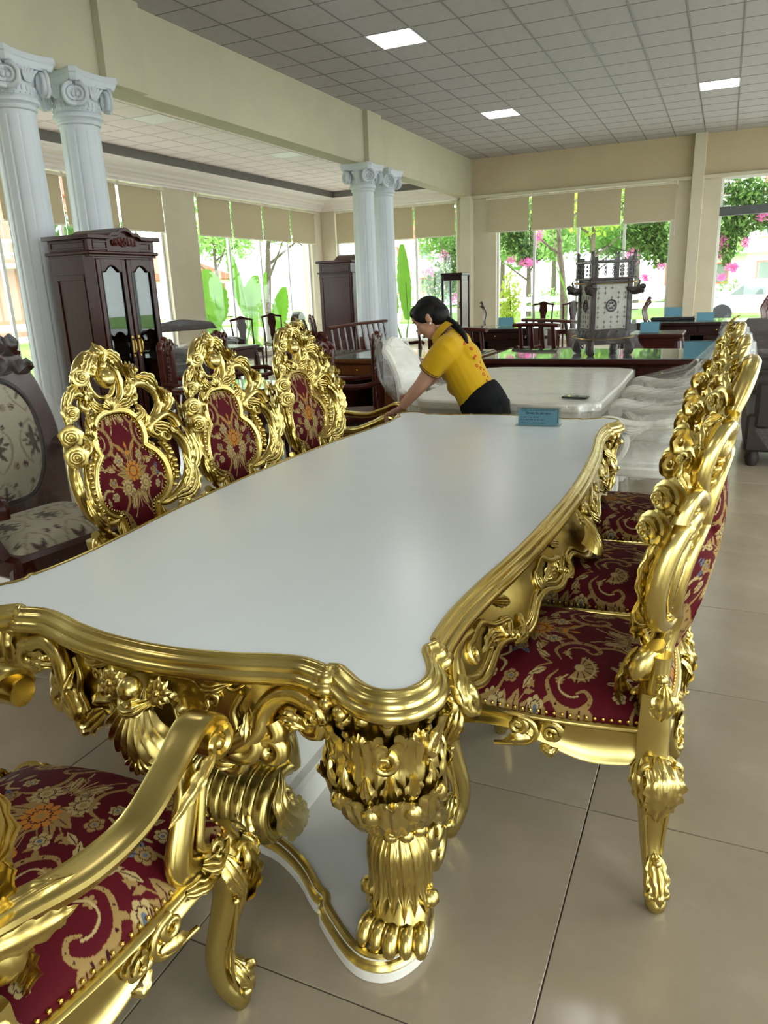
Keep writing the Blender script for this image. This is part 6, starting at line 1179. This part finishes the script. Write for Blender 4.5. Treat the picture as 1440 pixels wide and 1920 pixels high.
m = MB(); cp = W(-1.488, 4.2, 1.205); dn = nrm(W(-1.56, 4.2, 1.27)-W(-1.45, 4.2, 1.17)); U, B, _ = basis(dn); th = np.linspace(0, 2*PI, 30, endpoint=False); G = np.array([[cp+dn*h+(U*math.cos(t_)*1.0+B*math.sin(t_)*1.05)*r for t_ in th] for h, r in ((-.012, .088), (.006, .078), (.026, .068), (.03, .071), (.01, .086), (-.02, .098))]); grid(m, G, False, True); m.build('collar', 'shirt', so)
m = MB(); tube(m, np.array([cp+dn*-.018+(U*math.cos(t_)+B*math.sin(t_)*1.05)*.0985 for t_ in th]), .003, 6, closed=True); m.build('collar_trim', 'shirt_trim', so)
pn = MB(); tube(pn, [W(-1.292, 4.2, .865), W(-1.27, 4.2, .835), W(-1.235, 4.2, .77), W(-1.215, 4.2, .70)], [.128, .14, .146, .138], 20, sm=4, up=(0, 1, 0), ell=(1.25, .95)); oball(pn, W(-1.165, 4.2, .79), .07, .125, .08)
for s_ in (-1, 1): tube(pn, [W(-1.215, 4.2+.08*s_, .80), W(-1.20, 4.2+.088*s_, .62), W(-1.19, 4.2+.092*s_, .45), W(-1.16, 4.2+.095*s_, .25), W(-1.14, 4.2+.095*s_, .07)], [.105, .095, .075, .068, .062], 14, sm=4)
remesh(pn, 'trousers', 'pants', wm, .007, 5)
for s_ in (-1, 1): m = MB(); tube(m, [W(-1.10, 4.2+.09*s_, .04), W(-1.2, 4.2+.09*s_, .04), W(-1.3, 4.2+.097*s_, .03)], [.042, .044, .026], 12, sm=4); m.build('shoe', 'black', wm)
# hair with a low ponytail
h = MB(); oball(h, hd(-.022, 0, .03), .096, .084, .098); oball(h, hd(-.05, 0, -.005), .075, .078, .08); oball(h, hd(.03, 0, .078), .056, .066, .04)
for s_ in (-1, 1): oball(h, hd(.008, .064*s_, .045), .056, .022, .05)
tube(h, [hd(-.08, 0, -.02), W(-1.465, 4.19, 1.285), W(-1.425, 4.175, 1.26), W(-1.38, 4.16, 1.225), W(-1.345, 4.15, 1.185), W(-1.325, 4.145, 1.14)], [.036, .02, .022, .021, .017, .006], 10, sm=4)
# keep the face clear
ho = remesh(h, 'hair', 'hair', wm, .006, 3)
m = MB(); ball(m, hd(-.006, -.083, -.036), .0065, 10, 8); m.build('earring', 'pearl', wm)
m = MB(); ball(m, hd(-.006, .083, -.036), .0065, 10, 8); m.build('earring', 'pearl', wm)
for s_ in (-1, 1):
    m = MB(); tube(m, [hd(.083, .016*s_, .006), hd(.0845, .03*s_, .002), hd(.074, .045*s_, .006)], [.0016, .0026, .0016], 6, sm=3); m.build('eyelashes', 'hair', wm)
    m = MB(); tube(m, [hd(.092, .014*s_, .034), hd(.09, .03*s_, .039), hd(.074, .047*s_, .034)], [.002, .0032, .0016], 6, sm=3); m.build('eyebrow', 'hair', wm)
m = MB(); tube(m, [hd(.084, -.02, -.061), hd(.0915, 0, -.060), hd(.084, .02, -.061)], [.003, .0055, .003], 7, sm=3); m.build('lips', 'lips', wm)
# red lettering down the back of the shirt
def letter(ch, p, n, upv, size):
    cu = bpy.data.curves.new('letter', 'FONT'); cu.body = ch; cu.size = size; cu.align_x = 'CENTER'; cu.align_y = 'CENTER'; cu.extrude = .0008; cu.offset = .0006; cu.materials.append(MATS['shirt_red']); o = bpy.data.objects.new('letter', cu); COL.objects.link(o); dg = bpy.context.evaluated_depsgraph_get(); me = bpy.data.meshes.new_from_object(o.evaluated_get(dg)); bpy.data.objects.remove(o)
    q = link('shirt_letter', me, so); z = Vector(n).normalized(); y = (Vector(upv)-Vector(upv).dot(z)*z).normalized(); x = y.cross(z); q.matrix_local = Matrix(((x[0], y[0], z[0], p[0]), (x[1], y[1], z[1], p[1]), (x[2], y[2], z[2], p[2]), (0, 0, 0, 1)))
from mathutils.bvhtree import BVHTree
bv = BVHTree.FromPolygons([v.co for v in so.data.vertices], [p.vertices for p in so.data.polygons])
for row, y0, L_, sz in (('rpogo', 4.135, ((-1.345, 1.21), (-1.24, 1.05)), .042), ('COoo', 4.155, ((-1.225, 1.03), (-1.165, .93)), .032), ('xara', 4.185, ((-1.24, 1.06), (-1.165, .94)), .024)):
    for k, ch in enumerate(row):
        t_ = k/(len(row)-1); x = L_[0][0]+(L_[1][0]-L_[0][0])*t_; z = L_[0][1]+(L_[1][1]-L_[0][1])*t_; org = W(x, y0, z)+np.array([.18, -.03, .14]); hit = bv.ray_cast(Vector(org), Vector((-.78, .10, -.62)))
        if hit[0] is not None: letter(ch, hit[0]+hit[1]*.0012, hit[1], (0, .75, .6), sz)
# ------------------------------------------------------------------ outside
g = struct(box(MB(), -70, 40, -30, 90, -.5, -.13, .01).build('ground', 'pavement'), 'pale pavement around the showroom', 'ground')
struct(box(MB(), -70, 40, 25.5, 32.5, -.13, -.125, .002).build('road', 'asphalt'), 'sunlit grey road beyond the end windows', 'road')
struct(box(MB(), -70, 40, 33, 60, -.13, -.05, .002).build('lawn', 'grass_mat'), 'grass verge on the far side of the road', 'lawn'); struct(box(MB(), -40, -13.5, -10, 25, -.13, -.1, .002).build('lawn', 'grass_mat'), 'grass strip outside the aisle windows', 'lawn')
RS = np.random.RandomState(11)
def leaves(m, c, r, n, size, flat=1., down=0.):
    u = RS.normal(0, 1, (n, 3)); u /= np.linalg.norm(u, axis=1)[:, None]; p = np.asarray(c)+u*np.asarray(r)*(RS.rand(n, 1)**.45)
    a = RS.normal(0, 1, (n, 3)); a[:, 2] -= down; a /= np.linalg.norm(a, axis=1)[:, None]; b = np.cross(a, RS.normal(0, 1, (n, 3))); b /= np.maximum(1e-6, np.linalg.norm(b, axis=1))[:, None]
    s = size*(.6+.8*RS.rand(n, 1)); V = np.stack([p-a*s, p+b*s*.45, p+a*s, p-b*s*.45], 1).reshape(-1, 3); m.add(V, np.arange(4*n).reshape(-1, 4))
def tree(name, label, x, y, h, cr_, mat, trunk=.12, n=2600, size=.16, blobs=7, group='trees outside', lean=0.):
    t = thing(name, label, 'tree', (x, y, -.1), 0, group); m = MB(); tube(m, [(0, 0, 0), (lean*.3, .05, h*.35), (lean*.7, -.05, h*.6), (lean, 0, h*.9)], [trunk*1.2, trunk, trunk*.7, trunk*.3], 9, sm=4); m.build('trunk', 'bark', t)
    for k in range(5): a = k*1.3+x; m = MB(); z0 = h*(.42+.08*k); tube(m, [(lean*.5, 0, z0), (lean*.5+math.cos(a)*cr_*.4, math.sin(a)*cr_*.4, z0+h*.12), (lean*.5+math.cos(a)*cr_*.8, math.sin(a)*cr_*.8, z0+h*.25)], [trunk*.45, trunk*.3, trunk*.1], 6, sm=3); m.build('branch', 'bark', t)
    m = MB()
    for k in range(blobs): a = 2*PI*k/blobs+x; rr = cr_*.6*(k > 0); leaves(m, (lean+math.cos(a)*rr, math.sin(a)*rr, h*(.72+.18*RS.rand())), (cr_*.55, cr_*.55, cr_*.42), n//blobs, size)
    f = m.build('foliage', mat, t, smooth=False); f['kind'] = 'stuff'
for a in (('leafy_tree', 'pale yellow-green tree across the road behind the lantern window', -5.6, 36, 6, 2.6, 'leaf_yellow'), ('leafy_tree', 'green tree across the road, left part of the wide end window', -11, 40.5, 6.5, 3, 'leaf_a'), ('leafy_tree', 'round light green tree far across the road at the window middle', -6.9, 46, 5, 2.6, 'leaf_b'), ('leafy_tree', 'green tree across the road beside the white house', -1.6, 37, 4.2, 2., 'leaf_b'),
          ('leafy_tree', 'broad green tree across the road, just behind the lantern', -4.2, 41.5, 4.6, 2.4, 'leaf_a', .14, 3000), ('leafy_tree', 'low rounded green tree across the road by the pier side of the end window', -8.6, 36.4, 4.0, 2.0, 'leaf_b', .12, 2600), ('leafy_tree', 'dark green tree across the road near the columns window', -14.2, 44, 5.5, 2.8, 'leaf_a', .14, 3000), ('leafy_tree', 'tall pale tree far beyond the lantern window', -10.8, 53, 7, 3.6, 'leaf_b', .16, 3000), ('leafy_tree', 'tall green tree far behind the pilaster', -1.4, 46, 4.4, 2.2, 'leaf_a', .14, 2600),
          ('leafy_tree', 'dense green tree behind the middle columns window', -17, 38, 7, 3.2, 'leaf_a'), ('leafy_tree', 'light green tree far left beyond the end window', -24.5, 44, 7, 3.4, 'leaf_b'), ('leafy_tree', 'slim leaning tree outside the aisle window near the corner', -13.2, 20.4, 4.8, 2.0, 'leaf_a', .11, 2200, .12, 7, 'trees outside', .5), ('leafy_tree', 'green tree beyond the aisle fence, corner side', -27, 37, 6, 2.8, 'leaf_b'), ('leafy_tree', 'green tree beyond the aisle fence, cabinet side', -20.5, 12.5, 6, 2.2, 'leaf_a'), ('leafy_tree', 'small bushy tree outside the cabinet window', -14.2, 14.2, 3.6, 1.3, 'leaf_dark', .08, 1800, .09)): tree(*a)
tree('bare_tree', 'thin-branched tree with sparse leaves behind the wrapped lantern', -4.3, 26.2-3.4, 4.6, 1.7, 'leaf_yellow', .09, 320, .09, 7, 'trees outside', -.3)
# bougainvillea hanging over the windows
def bougain(label, spots, pinks, loc):
    t = thing('bougainvillea', label, 'bougainvillea', loc, 0, 'bougainvillea hanging outside the windows'); m = MB()
    for c, r, n in spots: leaves(m, c, r, n, .07, down=.8)
    f = m.build('foliage', 'leaf_dark', t, smooth=False); f['kind'] = 'stuff'; m = MB()
    for c, r, n in spots: leaves(m, np.array(c)+[0, -.1, .0], r, n//2, .06, down=.6)
    f = m.build('foliage', 'leaf_a', t, smooth=False); f['kind'] = 'stuff'; m = MB()
    for c, r, n in pinks: leaves(m, c, r, n, .045)
    f = m.build('blossom', 'pink', t, smooth=False); f['kind'] = 'stuff'
    m = MB()
    for k, (c, r, n) in enumerate(spots): tube(m, [(c[0]-r[0]*.5, c[1], 3.9), (c[0], c[1]+.1, c[2]+r[2]*.5), (c[0]+.1, c[1], c[2]-r[2]*.8)], [.02, .014, .006], 6, sm=3)
    m.build('stems', 'bark', t)
bougain('pink bougainvillea hanging at the square-pier side of the wide end window', [((-5.2, 20.6, 2.7), (.55, .3, .55), 700), ((-4.95, 20.7, 2.2), (.3, .25, .35), 250), ((-5.3, 20.5, 3.2), (.8, .3, .4), 500)], [((-4.62, 20.5, 2.65), (.14, .12, .28), 120), ((-4.85, 20.4, 2.0), (.3, .15, .12), 150), ((-5.3, 20.4, 2.1), (.16, .1, .12), 60)], (0, 0, 0))
bougain('bougainvillea hanging over the pilaster side of the wide end window', [((-1.95, 20.6, 2.6), (.6, .3, .5), 800), ((-1.6, 20.6, 2.2), (.35, .25, .5), 420), ((-1.9, 20.6, 3.2), (.9, .3, .4), 500)], [((-2.2, 20.4, 2.0), (.2, .1, .25), 80), ((-1.85, 20.4, 1.5), (.16, .1, .1), 70), ((-1.5, 20.4, 1.75), (.12, .1, .1), 30)], (0, 0, 0))
bougain('pink bougainvillea hanging outside the glass door bay', [((.2, 20.6, 3.2), (.7, .3, .5), 900), ((.05, 20.6, 2.6), (.5, .3, .4), 500), ((.7, 20.7, 2.8), (.5, .3, .4), 400), ((-.05, 20.5, 2.1), (.2, .2, .4), 200)], [((-.15, 20.4, 2.15), (.18, .1, .3), 170), ((.1, 20.4, 1.65), (.16, .1, .12), 120), ((.35, 20.4, 2.2), (.14, .1, .12), 60), ((.65, 20.4, 2.75), (.16, .1, .12), 70), ((-.1, 20.4, 1.45), (.12, .1, .1), 70)], (0, 0, 0))
bougain('mixed green and pink shrub behind the middle columns window', [((-7.0, 21.2, 2.3), (.5, .4, .6), 600), ((-7.6, 21.6, 1.6), (.7, .4, .6), 600), ((-6.6, 20.9, 2.7), (.4, .3, .5), 450)], [((-7.4, 21.0, 2.3), (.25, .15, .2), 90), ((-7.9, 21.0, 1.9), (.25, .15, .15), 80), ((-7.0, 21.0, 1.1), (.3, .15, .2), 110)], (0, 0, 0))
tr = thing('trellis', 'grey timber trellis carrying the bougainvillea outside the end windows', 'trellis', (0, 0, 0))
for y in (20.3, 21.1): box(MB(), -9.2, 3.2, y-.04, y+.04, 3.82, 3.92, .008).build('beam_bar', 'bark', tr)
for x in (-9, -5.75, -1.0, 3.0): box(MB(), x-.05, x+.05, 20.65, 20.75, -.13, 3.82, .01).build('post', 'bark', tr); box(MB(), x-.04, x+.04, 20.2, 21.2, 3.75, 3.83, .008).build('cross_bar', 'bark', tr)
# banana plants
def banana(label, x, y, specs, stems=True):
    t = thing('banana_plant', label, 'plant', (x, y, -.1), 0, 'banana plants outside')
    for (dx, dy, z0, z1, w, tilt, yaw) in specs:
        n = 18; s = np.linspace(0, 1, n)[:, None]; v = np.linspace(-1, 1, 9)[None]; W = w*np.sin(PI*np.clip(s*.9+.06, 0, 1))**.6*(1-.05*np.sign(np.sin(s*50+v*2)));  L = z1-z0
        a, b = math.cos(yaw), math.sin(yaw); ax = tilt*s**1.6; Y = v*W; fold = -.25*np.abs(v)*W
        P = np.stack([dx+ax*a-Y*b+fold*a, dy+ax*b+Y*a+fold*b, z0+s*L-(tilt**2)*.35*s**2*np.ones_like(v)+0*v], -1); m = MB(); grid(m, P); lf = m.build('leaf_blade', 'banana', t)
        mm = MB(); tube(mm, [(dx*.2, dy*.2, 0), (dx*.7, dy*.7, z0*.6), (dx, dy, z0), (dx+tilt*.35*a, dy+tilt*.35*b, z0+L*.5-(tilt**2)*.09)], [.035, .028, .02, .01], 6, sm=4); mm.build('leaf_stalk', 'leaf_a', t)
banana('tall bright banana leaf standing upright past the middle columns', -8.35, 20.2, [(.1, 0, .7, 2.75, .26, -.15, 1.2), (-.4, .2, .8, 1.9, .2, .4, 2.6), (.6, .3, .3, 1.1, .2, .5, .3)])
banana('banana plant with broad split leaves outside the aisle window', -12.0, 17.2, [(.1, .3, 1.0, 2.75, .42, -.35, 1.0), (.0, .7, 1.0, 2.1, .34, .3, 1.4), (-.1, -.7, .9, 2.3, .34, .5, -1.4), (.2, -1.4, .6, 1.7, .32, .55, -1.5), (.1, -1.8, .3, 1.1, .28, .6, -1.4), (-.2, 1.1, .2, 1.9, .24, .1, 1.2)])
banana('banana plant behind the leaning tree outside the corner window', -12.6, 19.4, [(0, 0, .6, 2.2, .3, .2, 1.), (.2, .6, .5, 1.8, .28, .4, 1.6), (-.3, -.4, .5, 1.9, .26, -.2, .6)])
banana('small banana leaf between window and lantern', -3.9, 21, [(0, 0, 1.1, 2.1, .12, -.35, 0.), (.2, .1, .6, 1.3, .1, .3, .5)])
def bush(label, x, y, r, n, mat, h=.8):
    t = thing('bush', label, 'bush', (x, y, -.1), 0, 'bushes outside'); m = MB(); leaves(m, (0, 0, h*.6), (r, r*.7, h*.6), n, .07); f = m.build('foliage', mat, t, smooth=False); f['kind'] = 'stuff'; m = MB(); tube(m, [(0, 0, 0), (.05, 0, h*.5), (0, .05, h)], [.03, .02, .01], 6, sm=3); m.build('stem', 'bark', t)
for a in (('light green leafy bush at the corner of the wide end window', -5.3, 20.2, .35, 500, 'leaf_yellow', 1.6), ('clipped green bush across the road', -7.0, 35.3, 1.6, 900, 'leaf_b', 1.2), ('low hedge bush beyond the road near the car', -.6, 35.6, 2.0, 1100, 'leaf_a', 1.3), ('green bush across the road at the columns window', -13, 35.8, 2.4, 1200, 'leaf_b', 1.6), ('green bush outside the aisle window behind the seats', -13.6, 21.6, 1.2, 700, 'leaf_b', 1.1)): bush(*a)
# white rail fences, houses, car
def fence(label, a, b, n):
    t = thing('rail_fence', label, 'fence', (0, 0, 0), 0, 'white rail fences'); a, b = np.array(a, float), np.array(b, float)
    for z in (.42, .78): m = MB(); tube(m, [(*a, z), (*b, z)], .09, 6, ell=(1.2, .6), up=(0, 0, 1)); m.build('rail', 'house', t)
    me = None
    for k in range(n):
        p = a+(b-a)*k/(n-1)
        if me is None: o = box(MB(), -.1, .1, -.1, .1, -.12, .95, .02).build('post', 'house', t); me = o.data
        else: o = link('post', me, t)
        o.location = (*p, 0)
fence('white rail fence along the far side of the road', (-22, 33), (8, 33), 16); fence('white rail fence beyond the grass outside the aisle windows', (-18.5, 6), (-18.5, 31), 13)
def house(label, loc, rz, w, d, h, wall, roof, tiers=1):
    t = thing('house', label, 'house', loc, rz, 'houses beyond the road'); m = MB(); box(m, -w/2, w/2, -d/2, d/2, 0, h, .05); m.build('wall', wall, t)
    m = MB(); P = [(-w/2-.5, h), (w/2+.5, h), (0, h+w*.22)]; prism(m, np.array(P), -d/2-.4, d/2+.4, 'y', .03); m.build('roof', roof, t)
    for z in np.arange(1., h-1., 2.6):
        for x in np.linspace(-w/2+1.2, w/2-1.2, max(2, int(w/2.6))): f = box(MB(), x-.55, x+.55, -d/2-.06, -d/2+.02, z, z+1.3, .02).build('window', 'house_red', t); box(MB(), x-.45, x+.45, -d/2-.075, -d/2-.05, z+.1, z+1.2, .01).build('pane', 'desk_glass', f)
    for z in np.arange(2.9, h, 2.6): m = MB(); box(m, -w/2, w/2, -d/2-1.0, -d/2, z-.15, z, .03); box(m, -w/2, w/2, -d/2-1.0, -d/2-.94, z+.3, z+.38, .01); box(m, -w/2, w/2, -d/2-1.0, -d/2-.94, z+.75, z+.85, .01); m.build('balcony', 'house', t)
house('white house with red-framed window seen through the door glass', (2.2, 57, 0), 0, 13, 7, 10, 'house', 'house'); house('pale house with red roof beyond the aisle windows', (-38, 46, 0), .7, 9, 7, 2.6, 'house', 'house_red'); house('long pale house far behind the end windows', (-24, 66, 0), .1, 14, 8, 5.5, 'house', 'house_red'); house('reddish brick house outside the near aisle window', (-29, 21, 0), 1.3, 10, 7, 5.5, 'brick_wall', 'house_red')
def car():
    t = thing('car', 'white car passing on the road outside the glass door', 'car', (1.3, 29.5, -.125), 0); P = [(-2.1, .35), (-2.15, .6), (-2.0, .78), (-1.3, .9), (-.75, 1.35), (-.3, 1.45), (.8, 1.45), (1.5, 1.1), (2.05, 1.0), (2.15, .6), (2.1, .35)]; m = MB(); prism(m, cr(np.array(P), 4), -.85, .85, 'y', .08); m.build('body', 'car_white', t)
    m = MB(); prism(m, np.array([(-1.15, .95), (-.68, 1.33), (-.02, 1.38), (-.02, .95)]), -.865, -.845, 'y', .006); m.build('side_window', 'desk_glass', t); m = MB(); prism(m, np.array([(.06, .95), (.06, 1.38), (.75, 1.38), (1.3, 1.05), (1.3, .95)]), -.865, -.845, 'y', .006); m.build('side_window', 'desk_glass', t)
    for x in (-1.35, 1.35):
        for y in (-.8, .8): m = MB(); lathe(m, [(.01, -.1), (.24, -.1), (.33, -.08), (.33, .08), (.24, .1), (.01, .1)], (0, 0, 0), 20); m.warp(lambda V: np.stack([V[:, 0]+x, V[:, 2]+y, V[:, 1]+.33], 1)); w = m.build('wheel', 'rubber', t); m = MB(); lathe(m, [(.01, -.105), (.2, -.11), (.22, -.095), (.01, -.09)], (0, 0, 0), 16); m.warp(lambda V: np.stack([V[:, 0]+x, V[:, 2]*np.sign(-y)*-1+y, V[:, 1]+.33], 1)); m.build('hub_cap', 'chrome', w)
car()
